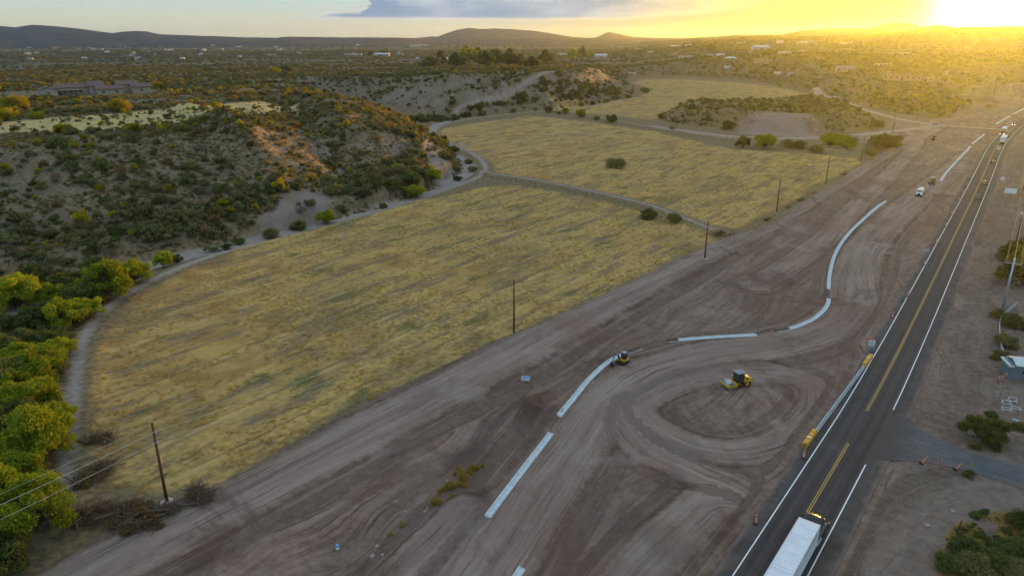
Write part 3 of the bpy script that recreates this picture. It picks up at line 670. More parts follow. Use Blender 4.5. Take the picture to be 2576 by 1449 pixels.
def tuft_mesh(seed, n, rad, h, w, material):
    rg = np.random.default_rng(seed)
    a = rg.random(n) * 6.283; q = rad * np.sqrt(rg.random(n)); p = np.c_[np.cos(a) * q, np.sin(a) * q, np.zeros(n)]
    lean = rg.normal(size=(n, 2)) * 0.35; hh = h * (0.5 + rg.random(n))
    tip = p + np.c_[lean * hh[:, None], hh]; b = rg.random(n) * 3.14; wv = np.c_[np.cos(b), np.sin(b), np.zeros(n)] * w
    co = np.stack([p - wv, p + wv, tip + wv * .3, tip - wv * .3], 1).reshape(-1, 3)
    me = mesh_np('tuft', co, np.arange(n * 4).reshape(-1, 4), [material])
    at = me.attributes.new('leaf', 'FLOAT', 'FACE'); at.data.foreach_set('value', rg.random(n).astype(np.float32))
    return me
TUFTS = [tuft_mesh(200 + i, 46, 0.55, 0.30, 0.035, M_straw) for i in range(3)]

# ------------------------------------------------------------------ scatter objects (uncountable cover only)
def scatter(name, pts, scl, rot, pick, meshes, label, kind='stuff'):
    coll = bpy.data.collections.new(name + '_kinds')
    for i, ms in enumerate(meshes):
        o = bpy.data.objects.new('%s_kind_%02d' % (name, i), ms); coll.objects.link(o)
    me = bpy.data.meshes.new(name); N = len(pts)
    me.vertices.add(N); me.vertices.foreach_set('co', np.asarray(pts, np.float32).ravel())
    for nm, arr, ty in (('scl', scl, 'FLOAT'), ('rot', rot, 'FLOAT'), ('pick', pick, 'INT')):
        a = me.attributes.new(nm, ty, 'POINT'); a.data.foreach_set('value', np.asarray(arr, np.int32 if ty == 'INT' else np.float32))
    me.update()
    o = link(name, me); tag(o, label, None, None, kind)
    g = bpy.data.node_groups.new(name, 'GeometryNodeTree')
    g.interface.new_socket('Geometry', in_out='INPUT', socket_type='NodeSocketGeometry')
    g.interface.new_socket('Geometry', in_out='OUTPUT', socket_type='NodeSocketGeometry')
    gi = g.nodes.new('NodeGroupInput'); go = g.nodes.new('NodeGroupOutput')
    ip = g.nodes.new('GeometryNodeInstanceOnPoints'); ci = g.nodes.new('GeometryNodeCollectionInfo')
    ci.inputs['Collection'].default_value = coll; ci.inputs['Separate Children'].default_value = True; ci.inputs['Reset Children'].default_value = True
    def na(nm, ty):
        q = g.nodes.new('GeometryNodeInputNamedAttribute'); q.data_type = ty; q.inputs[0].default_value = nm; return q.outputs[0]
    cx = g.nodes.new('ShaderNodeCombineXYZ'); e2r = g.nodes.new('FunctionNodeEulerToRotation')
    L = g.links.new
    L(na('rot', 'FLOAT'), cx.inputs[2]); L(cx.outputs[0], e2r.inputs[0])
    L(gi.outputs[0], ip.inputs['Points']); L(ci.outputs[0], ip.inputs['Instance']); ip.inputs['Pick Instance'].default_value = True
    L(na('pick', 'INT'), ip.inputs['Instance Index']); L(e2r.outputs[0], ip.inputs['Rotation'])
    L(na('scl', 'FLOAT'), ip.inputs['Scale']); L(ip.outputs[0], go.inputs[0])
    md = o.modifiers.new('cover', 'NODES'); md.node_group = g
    return o

# ------------------------------------------------------------------ hillside shrubs
def in_frame(x, y, z, mrg=0.04):
    c, s = math.cos(PITCH), math.sin(PITCH); dz = z - CAM_H
    f = y * c - dz * s; up = y * s + dz * c
    u = 1288 + 1786 * x / np.maximum(f, 1e-3); v = 724.5 - 1786 * up / np.maximum(f, 1e-3)
    return (f > 5) & (u > -2576 * mrg) & (u < 2576 * (1 + mrg)) & (v > -150) & (v < 1449 * (1 + mrg)), u, v, f
def make_cover():
    rg = np.random.default_rng(5)
    # candidates: density falls with distance
    P = []
    for r0, r1, n in ((150, 420, 21000), (420, 800, 32000), (800, 1400, 34000), (1400, 3200, 46000), (3200, 6500, 16000)):
        r = np.sqrt(rg.random(n) * (r1 ** 2 - r0 ** 2) + r0 ** 2); a = (rg.random(n) - .5) * R(92) + R(2)
        P.append(np.c_[r * np.sin(a), r * np.cos(a)])
    P = np.vstack(P); x, y = P.T; r = np.hypot(x, y); az = np.arctan2(x, y)
    d = sd_poly(x, y, VALLEY); mnd = -sd_poly(x, y, MOUND)
    z = height(x, y)
    e = 3.0
    slope = np.hypot((height(x + e, y, False) - height(x - e, y, False)) / (2 * e), (height(x, y + e, False) - height(x, y - e, False)) / (2 * e))
    dens = np.where(d > 0.2, 0.20 + 0.95 * sst(fbm(x, y, 30, 3, 71), 0.34, 0.62), 0.0)
    dens = np.where((d > 0.2) & (d < 26) & (r < 500), dens + 0.5, dens)                    # thick along the foot of the slopes
    dens *= np.where(slope > 0.62, 0.5, 1.0)
    dens *= np.where(sd_poly(x, y, PALE) < 3, 0.22, 1.0)
    dens *= np.where((sd_poly(x, y, BARE) < 0) | (sd_poly(x, y, BLUFF) < 1), 0.10, 1.0); dens = np.where((az > R(12)) & (d > 0.2), np.minimum(dens * 1.6 + .25, 1.4), dens); dens = np.where((x < -95) & (d > 0) & (d < 30) & (r < 330), dens + .5, dens); dens = np.where(mnd > 1.5, 0.9, dens); dens *= np.where(sd_poly(x, y, FAN) < 1, 0.06, 1)
    near = r < 1700
    dt = np.full(x.shape, 99.0); dt[near] = np.minimum(seg_dist(x[near], y[near], TRAILB)[0], seg_dist(x[near], y[near], TRACKR)[0])
    dens *= np.where(dt < 4.5, 0, 1)
    for (c, rad, hm) in BMOUNDS: dens *= np.where(np.hypot(x - c[0], y - c[1]) < rad * 1.1, 0, 1)
    dens *= np.where(inside(x, y, DIRT), 0, 1); hp = G0(235, 238, 25.5); dens *= np.where((np.abs(x - hp[0] * 1.02) < 46) & (y < hp[1] + 26) & (y > hp[1] - 34), 0.12, 1)
    keep = rg.random(len(x)) < dens
    fr, u, v, f = in_frame(x, y, z); keep &= fr
    x, y, z, r, d, u, v, f, mnd = [q[keep] for q in (x, y, z, r, d, u, v, f, mnd)]
    N = len(x)
    s = (0.55 + 1.45 * rg.random(N) ** 2.4) * np.interp(r, [150, 600, 1400, 3000, 6500], [1.0, 1.15, 1.7, 3.2, 6.0])
    s *= np.where((d > 0) & (d < 22) & (r < 460), 1.45, 1.0)
    yk = rg.random(N); kind = np.zeros(N, int)
    topA = (d > 45) & (r < 650) & (x < 60)
    # 0 shrub 1 dark 2 yellow 3 brown 4 sage
    kind = np.where(yk < 0.46, 0, np.where(yk < 0.62, 1, np.where(yk < 0.66, 2, np.where(yk < 0.76, 3, 4))))
    kind = np.where(topA & (rg.random(N) < 0.20), np.where(rg.random(N) < .5, 3, 2), kind)
    kind = np.where((kind == 2) & (r > 900), 0, kind)
    return x, y, z, s, kind, u, v, f, r, d, mnd, rg
cx_, cy_, cz_, cs_, ck_, cu_, cv_, cf_, cr_, cd_, cm_, rgc = make_cover()
app = cs_ / cf_
order = np.argsort(-app)
GROUPS = [SHRUBS, SHRUBS_D, SHRUBS_Y, SHRUBS_B, SHRUBS_G]
NIND = 290
KN = ['olive green', 'dark green', 'yellow green', 'brown dry', 'grey green']
def shrub_place(i):
    u = cu_[i]
    zone = 'near the left edge' if u < 230 else 'below the adobe house' if u < 430 else 'left of the sunlit spur' if u < 620 else 'around the sunlit spur' if u < 850 else 'near the bluff'
    lvl = 'low on the left hill' if cd_[i] < 26 else 'halfway up the left hill' if cd_[i] < 52 else 'on top of the left hill'
    size = 'large' if cs_[i] > 2.1 else 'medium' if cs_[i] > 1.5 else 'small'
    return size, lvl, zone
def make_shrub(pl, loc, s, rz, name='desert_shrub', sz=1.0):
    e = empty(name, loc, rz, s)
    e.scale = (s, s, s * sz)
    link('crown', pl.crown, e); link('stem', pl.trunk, e)
    return e
for i in order[:NIND]:
    pl = GROUPS[ck_[i]][rgc.integers(len(GROUPS[ck_[i]]))]
    e = make_shrub(pl, (cx_[i], cy_[i], cz_[i] - 0.08), cs_[i], rgc.random() * 6.28, sz=0.85 + .4 * rgc.random())
    size, lvl, zone = shrub_place(i)
    tag(e, '%s %s shrub %s, %s' % (size, KN[ck_[i]], lvl, zone), 'shrub', '%s %s shrubs %s %s' % (size, KN[ck_[i]], lvl, zone))
rest = order[NIND:]
kinds = []; base = {}
for g, grp in enumerate(GROUPS):
    base[g] = len(kinds); kinds += [p.crown for p in grp]
nearm = cr_[rest] < 1300
fb = len(kinds); kinds += [p.crown for p in FART]
pick = np.array([base[ck_[i]] + rgc.integers(len(GROUPS[ck_[i]])) if cr_[i] < 1300 else fb + (0 if ck_[i] in (1, 0) and rgc.random() < .6 else (2 if ck_[i] > 2 else 1)) for i in rest])
scatter('desert_scrub', np.c_[cx_[rest], cy_[rest], cz_[rest] - 0.05], cs_[rest], rgc.random(len(rest)) * 6.28, pick, kinds, 'low desert scrub covering the hills and the plain behind')
print('scrub', len(rest))

# ------------------------------------------------------------------ dry grass standing on the fields
def make_grass():
    rg = np.random.default_rng(8); n = 60000
    x = rg.random(n) * 330 - 110; y = 60 + rg.random(n) ** 1.2 * 330
    f1 = inside(x, y, F1) | inside(x, y, F2)
    r = np.hypot(x, y)
    k = f1 & (fbm(x, y, 9, 3, 81) > 0.42 + 0.06 * (rg.random(n) - .5))
    k &= rg.random(n) < np.interp(r, [80, 260, 420], [1, .6, .25])
    x, y = x[k], y[k]; z = height(x, y)
    fr = in_frame(x, y, z)[0]; x, y, z = x[fr], y[fr], z[fr]; N = len(x)
    s = 0.4 + 0.55 * rg.random(N)
    scatter('dry_grass', np.c_[x, y, z], s, rg.random(N) * 6.28, rg.integers(0, 3, N), TUFTS, 'short dry straw grass standing over the fields')
    print('grass', N)
make_grass()
def hill_grass():
    rg = np.random.default_rng(18); n = 60000
    r = np.sqrt(rg.random(n) * (520 ** 2 - 170 ** 2) + 170 ** 2); a = (rg.random(n) - .5) * R(80); x, y = r * np.sin(a), r * np.cos(a)
    d = sd_poly(x, y, VALLEY); k = (d > -3) & (x < 60) & (fbm(x, y, 12, 3, 83) > .40) & (sd_poly(x, y, BARE) > -1) & (sd_poly(x, y, BLUFF) > -1) & (sd_poly(x, y, PALE) > 1); x, y = x[k], y[k]; z = height(x, y)
    fr = in_frame(x, y, z)[0]; x, y, z = x[fr], y[fr], z[fr]; N = len(x)
    M1 = leaf_material('hill_grass_olive', (.10, .088, .038), (.25, .205, .085), .35); M2 = leaf_material('hill_grass_dry', (.16, .11, .045), (.34, .25, .10), .35)
    T = [tuft_mesh(400, 60, .6, .34, .05, M1), tuft_mesh(401, 60, .6, .3, .05, M2), tuft_mesh(402, 50, .5, .45, .05, M1)]
    scatter('hill_grass', np.c_[x, y, z], .7 + .8 * rg.random(N), rg.random(N) * 6.28, rg.integers(0, 3, N), T, 'sparse olive and straw coloured grass over the hill slopes')
    print('hill grass', N)
hill_grass()
# ------------------------------------------------------------------ roads
def simple(name, col, rough=0.6, metal=0.0, spec=0.5, var=0.0, scale=3.0):
    m, n, b, out = mat(name)
    if var:
        tc = n.n('ShaderNodeTexCoord'); f = n.noise(tc.outputs['Object'], scale, 5, .65)
        n.set(b.inputs['Base Color'], n.mix(n.ss(f, .3, .7), tuple(c * (1 - var) for c in col), tuple(min(1, c * (1 + var)) for c in col)))
    else: b.inputs['Base Color'].default_value = (*col, 1)
    b.inputs['Roughness'].default_value = rough; b.inputs['Metallic'].default_value = metal; b.inputs['Specular IOR Level'].default_value = spec
    return m
def asphalt(name, c1, c2, dust, lanes=True):
    m, n, b, out = mat(name)
    uv = n.n('ShaderNodeAttribute', attribute_name='lane'); s, d, e = n.sep(uv.outputs['Vector'])
    geo = n.n('ShaderNodeNewGeometry'); P = geo.outputs['Position']
    f = n.noise(P, 0.35, 5, .65); g = n.noise(P, 6.0, 3, .7); st = n.noise(n.xyz(n.m('MULTIPLY', s, 0.02), n.m('MULTIPLY', d, 1.3), 0), 1.0, 4, .6)
    c = n.mix(n.ss(n.m('ADD', n.m('MULTIPLY', st, .6), n.m('MULTIPLY', f, .4)), .35, .65), c1, c2)
    c = n.mix(n.m('MULTIPLY', n.ss(g, .55, .75), .3), c, tuple(q * 1.8 for q in c2))
    if lanes:
        tr = n.m('ABSOLUTE', n.m('SUBTRACT', n.m('ABSOLUTE', n.m('SUBTRACT', n.m('ABSOLUTE', d), 1.85)), 0.9))
        c = n.mix(n.m('MULTIPLY', n.ss(tr, 0.55, 0.05), 0.45), c, tuple(q * 0.62 for q in c1))
    wob = n.m('ADD', e, n.m('MULTIPLY', n.m('SUBTRACT', f, .5), 1.6))
    c = n.mix(n.m('MULTIPLY', n.ss(wob, 0.75, -0.15), 0.85), c, dust)
    c = n.mix(n.m('MULTIPLY', n.m('MULTIPLY', n.ss(e, 2.6, .4), n.ss(n.noise(P, .18, 5, .7), .42, .62)), .45), c, dust)
    c = n.mix(n.m('MULTIPLY', n.ss(n.noise(P, .05, 6, .72), .56, .68), .22), c, dust)
    crack = n.n('ShaderNodeTexVoronoi', feature='DISTANCE_TO_EDGE'); crack.inputs['Scale'].default_value = 0.16
    n.set(crack.inputs['Vector'], n.vm('ADD', P, n.scl(n.xyz(f, g, 0.0), 2.0)))
    c = n.mix(n.m('MULTIPLY', n.ss(crack.outputs['Distance'], 0.012, 0.003), n.m('MULTIPLY', n.ss(f, .45, .6), .7)), c, tuple(q * .45 for q in c1))
    if not lanes:
        c = n.mix(n.ss(n.m('ADD', s, n.m('MULTIPLY', n.m('SUBTRACT', f, .5), 4.0)), 9.0, 2.0), c, n.mix(f, (0.030, 0.028, 0.028), (0.060, 0.058, 0.058)))
    n.set(b.inputs['Base Color'], c); b.inputs['Roughness'].default_value = 0.8; b.inputs['Specular IOR Level'].default_value = 0.35
    bm_ = n.n('ShaderNodeBump'); bm_.inputs['Strength'].default_value = .25; bm_.inputs['Distance'].default_value = .03; n.set(bm_.inputs['Height'], g); n.set(b.inputs['Normal'], bm_.outputs[0])
    return m
M_asph = asphalt('road_asphalt', (0.030, 0.027, 0.027), (0.056, 0.050, 0.049), (0.15, 0.115, 0.095))
M_chip = asphalt('side_road_chipseal', (0.045, 0.050, 0.055), (0.098, 0.107, 0.114), (0.12, 0.095, 0.08), False)
M_white = simple('white_road_paint', (0.72, 0.74, 0.74), .7, var=.12, scale=2.0)
M_yellow = simple('yellow_road_paint', (0.50, 0.325, 0.045), .7, var=.2, scale=2.0)
RC = resample(ROAD, 1.6)
RT = np.gradient(RC, axis=0); RT /= np.linalg.norm(RT, axis=1)[:, None]; RN = np.c_[RT[:, 1], -RT[:, 0]]
RS = np.r_[0, np.cumsum(np.hypot(*np.diff(RC, axis=0).T))]
def road_sheet(name, Lp, Rp, z, material, lane, parent=None, skirt=0.12, cols=7):
    n = len(Lp); co = []; la = []
    for i in range(n):
        row = [Lp[i] * (1 - t) + Rp[i] * t for t in np.linspace(0, 1, cols)]
        co += [(row[0][0], row[0][1], z - skirt)] + [(p[0], p[1], z) for p in row] + [(row[-1][0], row[-1][1], z - skirt)]
        w = np.linalg.norm(Rp[i] - Lp[i])
        ls = [(lane[i][0], lane[i][1] * (1 - t) + lane[i][2] * t, min(t, 1 - t) * w) for t in np.linspace(0, 1, cols)]
        la += [ls[0]] + ls + [ls[-1]]
    k = cols + 2
    me = grid_mesh(name, np.array(co), k, n)
    me.polygons.foreach_set('use_smooth', np.zeros(len(me.polygons), bool))
    at = me.attributes.new('lane', 'FLOAT_VECTOR', 'POINT'); at.data.foreach_set('vector', np.array(la, np.float32).ravel())
    me.materials.append(material)
    return link(name, me, parent)
def ragged(s, amp, seed): return amp * (fbm(s, s * 0 + seed, 7.0, 3, seed) - .5) * 2 + amp * 1.2 * (fbm(s, s * 0, 26.0, 2, seed + 3) - .5) * 2
offL = -(3.6 + 1.95 + ragged(RS, 0.55, 5)); offR = 3.6 + 2.55 + ragged(RS, 0.22, 9)
road = road_sheet('road', RC + RN * offL[:, None], RC + RN * offR[:, None], 0.02, M_asph, np.c_[RS, offL, offR]); tag(road, kind='structure')
def strip(name, s0, s1, off, w, z, material, parent):
    k = (RS >= s0) & (RS <= s1); C, N_ = RC[k], RN[k]
    a = C + N_ * (off - w / 2); b = C + N_ * (off + w / 2); m = len(C)
    co = np.empty((m * 2, 3)); co[0::2, :2] = a; co[1::2, :2] = b; co[:, 2] = z
    me = grid_mesh(name, co, 2, m); me.materials.append(material)
    return link(name, me, parent)
def s_at(u, v):
    p = np.array(G0(u, v)); return RS[np.argmin(np.hypot(*(RC - p).T))]
ZM = 0.025
strip('white_edge_line', 0, 1e9, -3.58, 0.16, ZM, M_white, road)
strip('white_edge_line', 0, s_at(2182, 1165), 3.58, 0.16, ZM, M_white, road)
strip('white_edge_line', s_at(2254, 1033), 1e9, 3.58, 0.16, ZM, M_white, road)
for o_ in (-0.14, 0.14):
    strip('yellow_centre_line', 0, s_at(2138, 1114), o_, 0.10, ZM, M_yellow, road)
    strip('yellow_centre_line', s_at(2186, 1037), 1e9, o_, 0.10, ZM, M_yellow, road)
ue = resample(smooth_line(GL([(2226, 1066), (2262, 1046), (2283, 1046), (2304, 1072), (2367, 1108), (2467, 1142), (2575, 1172), (2750, 1215), (3000, 1275)])), 1.0)
le = resample(smooth_line(GL([(2178, 1150), (2215, 1158), (2246, 1161), (2278, 1157), (2328, 1162), (2411, 1178), (2494, 1202), (2576, 1230), (2750, 1290), (3000, 1380)])), 1.0)
nq = 60
rs = lambda a: np.c_[[np.interp(np.linspace(0, 1, nq), np.linspace(0, 1, len(a)), a[:, j]) for j in (0, 1)]].T
ue, le = rs(ue), rs(le)
sl = np.r_[0, np.cumsum(np.hypot(*np.diff((ue + le) / 2, axis=0).T))]
side = road_sheet('side_road', ue, le, 0.0245, M_chip, np.c_[sl, -np.linalg.norm(ue - le, axis=1) / 2, np.linalg.norm(ue - le, axis=1) / 2]); tag(side, kind='structure')

# ------------------------------------------------------------------ modelling kit
class MB:
    def __init__(s): s.V = []; s.F = []
    def add(s, V, F):
        o = len(s.V); s.V += [tuple(map(float, p)) for p in V]; s.F += [tuple(i + o for i in f) for f in F]; return s
    def box(s, c, d, bev=0.0, rx=0, ry=0, rz=0):
        bm = bmesh.new(); bmesh.ops.create_cube(bm, size=1.0)
        for v in bm.verts: v.co = Vector((v.co.x * d[0], v.co.y * d[1], v.co.z * d[2]))
        if bev: bmesh.ops.bevel(bm, geom=list(bm.edges), offset=bev, segments=2, affect='EDGES', profile=.6)
        M = Matrix.Translation(c) @ Matrix.Rotation(rz, 4, 'Z') @ Matrix.Rotation(ry, 4, 'Y') @ Matrix.Rotation(rx, 4, 'X')
        bm.verts.index_update(); V = [M @ v.co for v in bm.verts]; F = [[v.index for v in f.verts] for f in bm.faces]; bm.free()
        return s.add(V, F)
    def cyl(s, p0, p1, r0, r1=None, n=14):
        r1 = r0 if r1 is None else r1
        p0, p1 = np.array(p0, float), np.array(p1, float); t = p1 - p0; t = t / np.linalg.norm(t)
        a = np.cross(t, [0, 0, 1.0] if abs(t[2]) < .9 else [1.0, 0, 0]); a /= np.linalg.norm(a); b = np.cross(t, a)
        V = []
        for p, r in ((p0, r0), (p1, r1)):
            V += [p + (a * math.cos(6.28319 * k / n) + b * math.sin(6.28319 * k / n)) * r for k in range(n)]
        F = [(k, (k + 1) % n, n + (k + 1) % n, n + k) for k in range(n)] + [tuple(range(n))[::-1], tuple(range(n, 2 * n))]
        return s.add(V, F)
    def prism(s, prof, x0, x1, taper=None):
        """profile in (y, z), extruded along x"""
        n = len(prof); V = [(x0, p[0], p[1]) for p in prof] + [(x1, p[0], p[1]) for p in prof]
        F = [(k, (k + 1) % n, n + (k + 1) % n, n + k) for k in range(n)] + [tuple(range(n))[::-1], tuple(range(n, 2 * n))]
        return s.add(V, F)
    def loft(s, rings):
        n = len(rings[0]); V = [p for r in rings for p in r]; F = []
        for i in range(len(rings) - 1):
            F += [(i * n + k, i * n + (k + 1) % n, (i + 1) * n + (k + 1) % n, (i + 1) * n + k) for k in range(n)]
        F += [tuple(range(n))[::-1], tuple(range((len(rings) - 1) * n, len(rings) * n))]
        return s.add(V, F)
    def ring(s, y0, y1, r_out, r_in, c, n=20):
        """tyre round the x axis"""
        prof = [(y0, r_in), (y0, r_out * .93), (y0 * .7 + y1 * .3, r_out), (y0 * .3 + y1 * .7, r_out), (y1, r_out * .93), (y1, r_in)]
        V = []; m = len(prof)
        for k in range(n):
            a = 6.28319 * k / n
            V += [(c[0] + p[0], c[1] + p[1] * math.cos(a), c[2] + p[1] * math.sin(a)) for p in prof]
        F = [(k * m + j, k * m + (j + 1) % m, ((k + 1) % n) * m + (j + 1) % m, ((k + 1) % n) * m + j) for k in range(n) for j in range(m)]
        return s.add(V, F)
    def mesh(s, name, material, smooth=False):
        me = bpy.data.meshes.new(name); me.from_pydata(s.V, [], s.F); me.update()
        bm = bmesh.new(); bm.from_mesh(me); bmesh.ops.recalc_face_normals(bm, faces=bm.faces); bm.to_mesh(me); bm.free()
        if smooth: me.polygons.foreach_set('use_smooth', np.ones(len(me.polygons), bool))
        me.materials.append(material); return me
    def build(s, name, material, parent=None, smooth=False):
        return link(name, s.mesh(name, material, smooth), parent)
def ang_of(p0, p1): return math.atan2(-(p1[0] - p0[0]), p1[1] - p0[1])     # local +Y to p1 - p0

# ------------------------------------------------------------------ concrete kerbs
M_conc = simple('new_concrete', (0.43, 0.50, 0.515), .85, var=.16, scale=1.2)
M_concb = simple('barrier_concrete', (0.34, 0.37, 0.37), .9, var=.2, scale=1.5)
M_form = simple('form_board', (0.10, 0.075, 0.055), .9, var=.3)
def curb(line, label, forms=()):
    p = resample(smooth_line(line, it=2), 0.8); t = np.gradient(p, axis=0); t /= np.linalg.norm(t, axis=1)[:, None]; nn = np.c_[t[:, 1], -t[:, 0]]
    zz = height(p[:, 0], p[:, 1]); k = np.ones(9) / 9; zz = np.convolve(np.pad(zz, 4, 'edge'), k, 'valid') + 0.13
    e = empty('concrete_curb', (p[0][0], p[0][1], zz[0])); o0 = np.array([p[0][0], p[0][1], zz[0]])
    def sweep(prof, name, m, lo=0.0, hi=1.0):
        a, b = int(lo * (len(p) - 1)), max(int(hi * (len(p) - 1)), int(lo * (len(p) - 1)) + 1)
        rings = [[np.array([p[i][0] + nn[i][0] * d, p[i][1] + nn[i][1] * d, zz[i] + z]) - o0 for d, z in prof] for i in range(a, b + 1)]
        MB().loft(rings).build(name, m, e)
    lo, hi = (forms[0], forms[1]) if forms else (0, 1)
    sweep([(-.12, -.25), (-.12, 0.03), (.58, 0.055), (.58, -.25)], 'gutter', M_conc, lo, hi)
    sweep([(-.36, -.25), (-.36, .21), (-.20, .21), (-.125, .05), (-.125, -.25)], 'curb_head', M_conc, lo, hi)
    if lo > 0: 
        sweep([(.62, -.1), (.62, .08), (.66, .08), (.66, -.1)], 'form_board', M_conc, 0, lo); sweep([(-.42, -.1), (-.42, .12), (-.38, .12), (-.38, -.1)], 'form_board', M_form, 0, lo)
    if hi < 1:
        sweep([(.62, -.1), (.62, .08), (.66, .08), (.66, -.1)], 'form_board', M_conc, hi, 1); sweep([(-.42, -.1), (-.42, .12), (-.38, .12), (-.38, -.1)], 'form_board', M_form, hi, 1)
    return tag(e, label, 'curb', 'new concrete curb runs')
curb(GL([(1280, 1475), (1312, 1428)]), 'short end of concrete curb at the bottom edge of the picture')
curb(GL([(1225, 1302), (1385, 1090)]), 'straight concrete curb run below the brown dirt pile')
curb(GL([(1405, 1054), (1440, 1005), (1480, 955), (1525, 912), (1560, 895), (1612, 876)]), 'curved concrete curb run beside the mini excavator', (0, .86))
curb(GL([(1680, 859), (1790, 850), (1903, 843)]), 'nearly level concrete curb run in the middle of the graded dirt', (.14, 1))
curb(GL([(1950, 835), (1995, 827), (2045, 806), (2073, 782), (2083, 764), (2083, 742)]), 'tightly curved concrete curb between two gaps', (.13, .92))
curb(GL([(2083, 728), (2085, 690), (2098, 640), (2125, 598), (2160, 562), (2200, 526), (2228, 507)]), 'longest sweeping concrete curb curving up beside the haul road')
curb(GL([(2365, 456), (2388, 424), (2418, 394), (2441, 369)]), 'long straight concrete curb beside the curb machine')
curb(GL([(2445, 363), (2476, 338)]), 'short concrete curb past the end of the long straight curb')
curb(GL([(2505, 313), (2541, 292)]), 'concrete curb left of the oncoming box truck')
curb(GL([(2548, 288), (2590, 268)]), 'farthest concrete curb at the right edge of the picture')

# ------------------------------------------------------------------ concrete barrier and crash cushions
def barrier():
    a, b = np.array(G0(2050, 1090)), np.array(G0(2172, 925)); d = b - a; L = np.linalg.norm(d); d /= L; rz = ang_of(a, b)
    # segments stand between the two cushions
    n = 6; seg = L / n
    prof = [(-.30, 0), (-.30, .08), (-.17, .33), (-.10, .81), (.10, .81), (.17, .33), (.30, .08), (.30, 0)]
    for i in range(n):
        c = a + d * seg * (i + .5)
        mb = MB(); V = [(x, -seg / 2 + .03, z) for x, z in prof] + [(x, seg / 2 - .03, z) for x, z in prof]; k = len(prof)
        mb.add(V, [(j, (j + 1) % k, k + (j + 1) % k, k + j) for j in range(k)] + [tuple(range(k))[::-1], tuple(range(k, 2 * k))])
        o = mb.build('traffic_barrier', M_concb); o.location = (c[0], c[1], hz(*c) - .02); o.rotation_euler = (0, 0, rz)
        tag(o, 'grey concrete barrier segment in the row between the two yellow crash cushions', 'barrier', 'concrete barrier row')
    M_cy = simple('cushion_yellow', (0.58, 0.30, 0.02), .55, var=.1); M_bl = simple('black_stripe', (0.02, 0.02, 0.02), .6); M_st = simple('galvanised', (0.55, 0.57, 0.6), .4, .6)
    def cushion(c, flip, label):
        e = empty('crash_cushion', (c[0], c[1], hz(*c)), rz + (math.pi if flip else 0))
        for i in range(4): MB().box((0, -1.95 + i * 1.3, .58), (.74, 1.24, .86), .07).build('cushion_module', M_cy, e)
        for i in range(4): MB().box((0, -1.95 + i * 1.3, 1.05), (.5, .9, .10), .03).build('lid', M_cy, e)
        MB().box((0, 0.65, 1.08), (.72, .28, .06)).build('strap', simple('strap_white', (.75, .75, .75)), e)
        MB().box((0, 0, .09), (.5, 5.2, .14)).build('skid', M_st, e)
        nose = MB().box((0, 2.7, .58), (.80, .22, .92), .05).build('nose_plate', M_cy, e)
        for k in range(4): MB().box((-.02, 2.815, .30 + k * .2), (.78, .012, .07), ry=.5).build('black_stripe', M_bl, nose)
        return tag(e, label, 'crash cushion', 'yellow crash cushions')
    cushion(a - d * 2.75, True, 'yellow crash cushion with black chevrons at the near end of the barrier')
    cushion(b + d * 2.75, False, 'yellow crash cushion at the far end of the barrier below the sign')
barrier()
# ------------------------------------------------------------------ utility poles and wires
M_pole = bark_material('pole_wood', (0.050, 0.020, 0.010), (0.125, 0.055, 0.028))
M_poled = bark_material('pole_wood_dark', (0.035, 0.024, 0.018), (0.10, 0.07, 0.05))
M_steel = simple('galvanised_steel', (0.30, 0.36, 0.42), .45, .3)
M_insul = simple('insulator_grey', (0.30, 0.33, 0.38), .5)
M_wire = simple('wire', (0.42, 0.38, 0.30), .5, .5)
M_pale = simple('pale_gravel', (0.42, 0.38, 0.33), .95, var=.2)
def z_over(p, u, v):
    d = ray(u, v); return CAM_H + d[2] / math.hypot(d[0], d[1]) * math.hypot(p[0], p[1])
def wood_pole(p, h, label, z0=None, mt=None, group='wooden power poles along the field edge'):
    z0 = hz(*p) if z0 is None else z0
    e = empty('utility_pole', (p[0], p[1], z0))
    MB().cyl((0, 0, -.4), (0, 0, h), .23, .15, 12).build('pole', mt or M_pole, e, True)
    a = RDIR; nx_, ny_ = RNRM
    for zz in (h - 1.35, h - 2.9):
        br = MB().box((nx_ * .28, ny_ * .28, zz), (.7, .09, .12), rz=math.atan2(ny_, nx_)).build('bracket', M_insul, e)
        MB().cyl((nx_ * .62, ny_ * .62, zz - .05), (nx_ * .62, ny_ * .62, zz + .3), .09, .07, 8).build('insulator', M_insul, br)
    rg = np.random.default_rng(int(abs(p[0] * 10)))
    k = 14; V = [(0, 0, .10)] + [(math.cos(6.283 * i / k) * (.75 + .35 * rg.random()), math.sin(6.283 * i / k) * (.75 + .35 * rg.random()), -.06) for i in range(k)]
    MB().add(V, [(0, 1 + i, 1 + (i + 1) % k) for i in range(k)]).build('gravel_collar', M_pale, e)
    return tag(e, label, 'utility pole', group), (p[0], p[1], z0 + h)
pole_px = [((422, 1270), 1062), ((1293, 843), 705), ((1772, 660), 556), ((1953, 535), 451), ((2077, 465), 393), ((2165, 408), 345), ((2245, 336), 290)]
plab = ['nearest brown wooden power pole beside the brush pile', 'brown wooden power pole at the field edge left of the haul road bend', 'brown power pole right of the two bushes on the levee',
        'fourth power pole of the line, beside low dead brush', 'fifth power pole of the line at the far field corner', 'sixth power pole of the line by the mesquite row', 'seventh power pole of the line beside the dirt track']
tops = []
first = np.array(G0(422, 1270)) - (np.array(G0(1293, 843)) - np.array(G0(422, 1270)))
for (b, vt), lb in zip(pole_px, plab):
    p = G0(*b); z0 = hz(*p); h = z_over(p, b[0] - (422 - 387 if b[0] == 422 else 0), vt) - z0
    tops.append(wood_pole(p, h, lb, z0)[1])
h0 = tops[0][2]
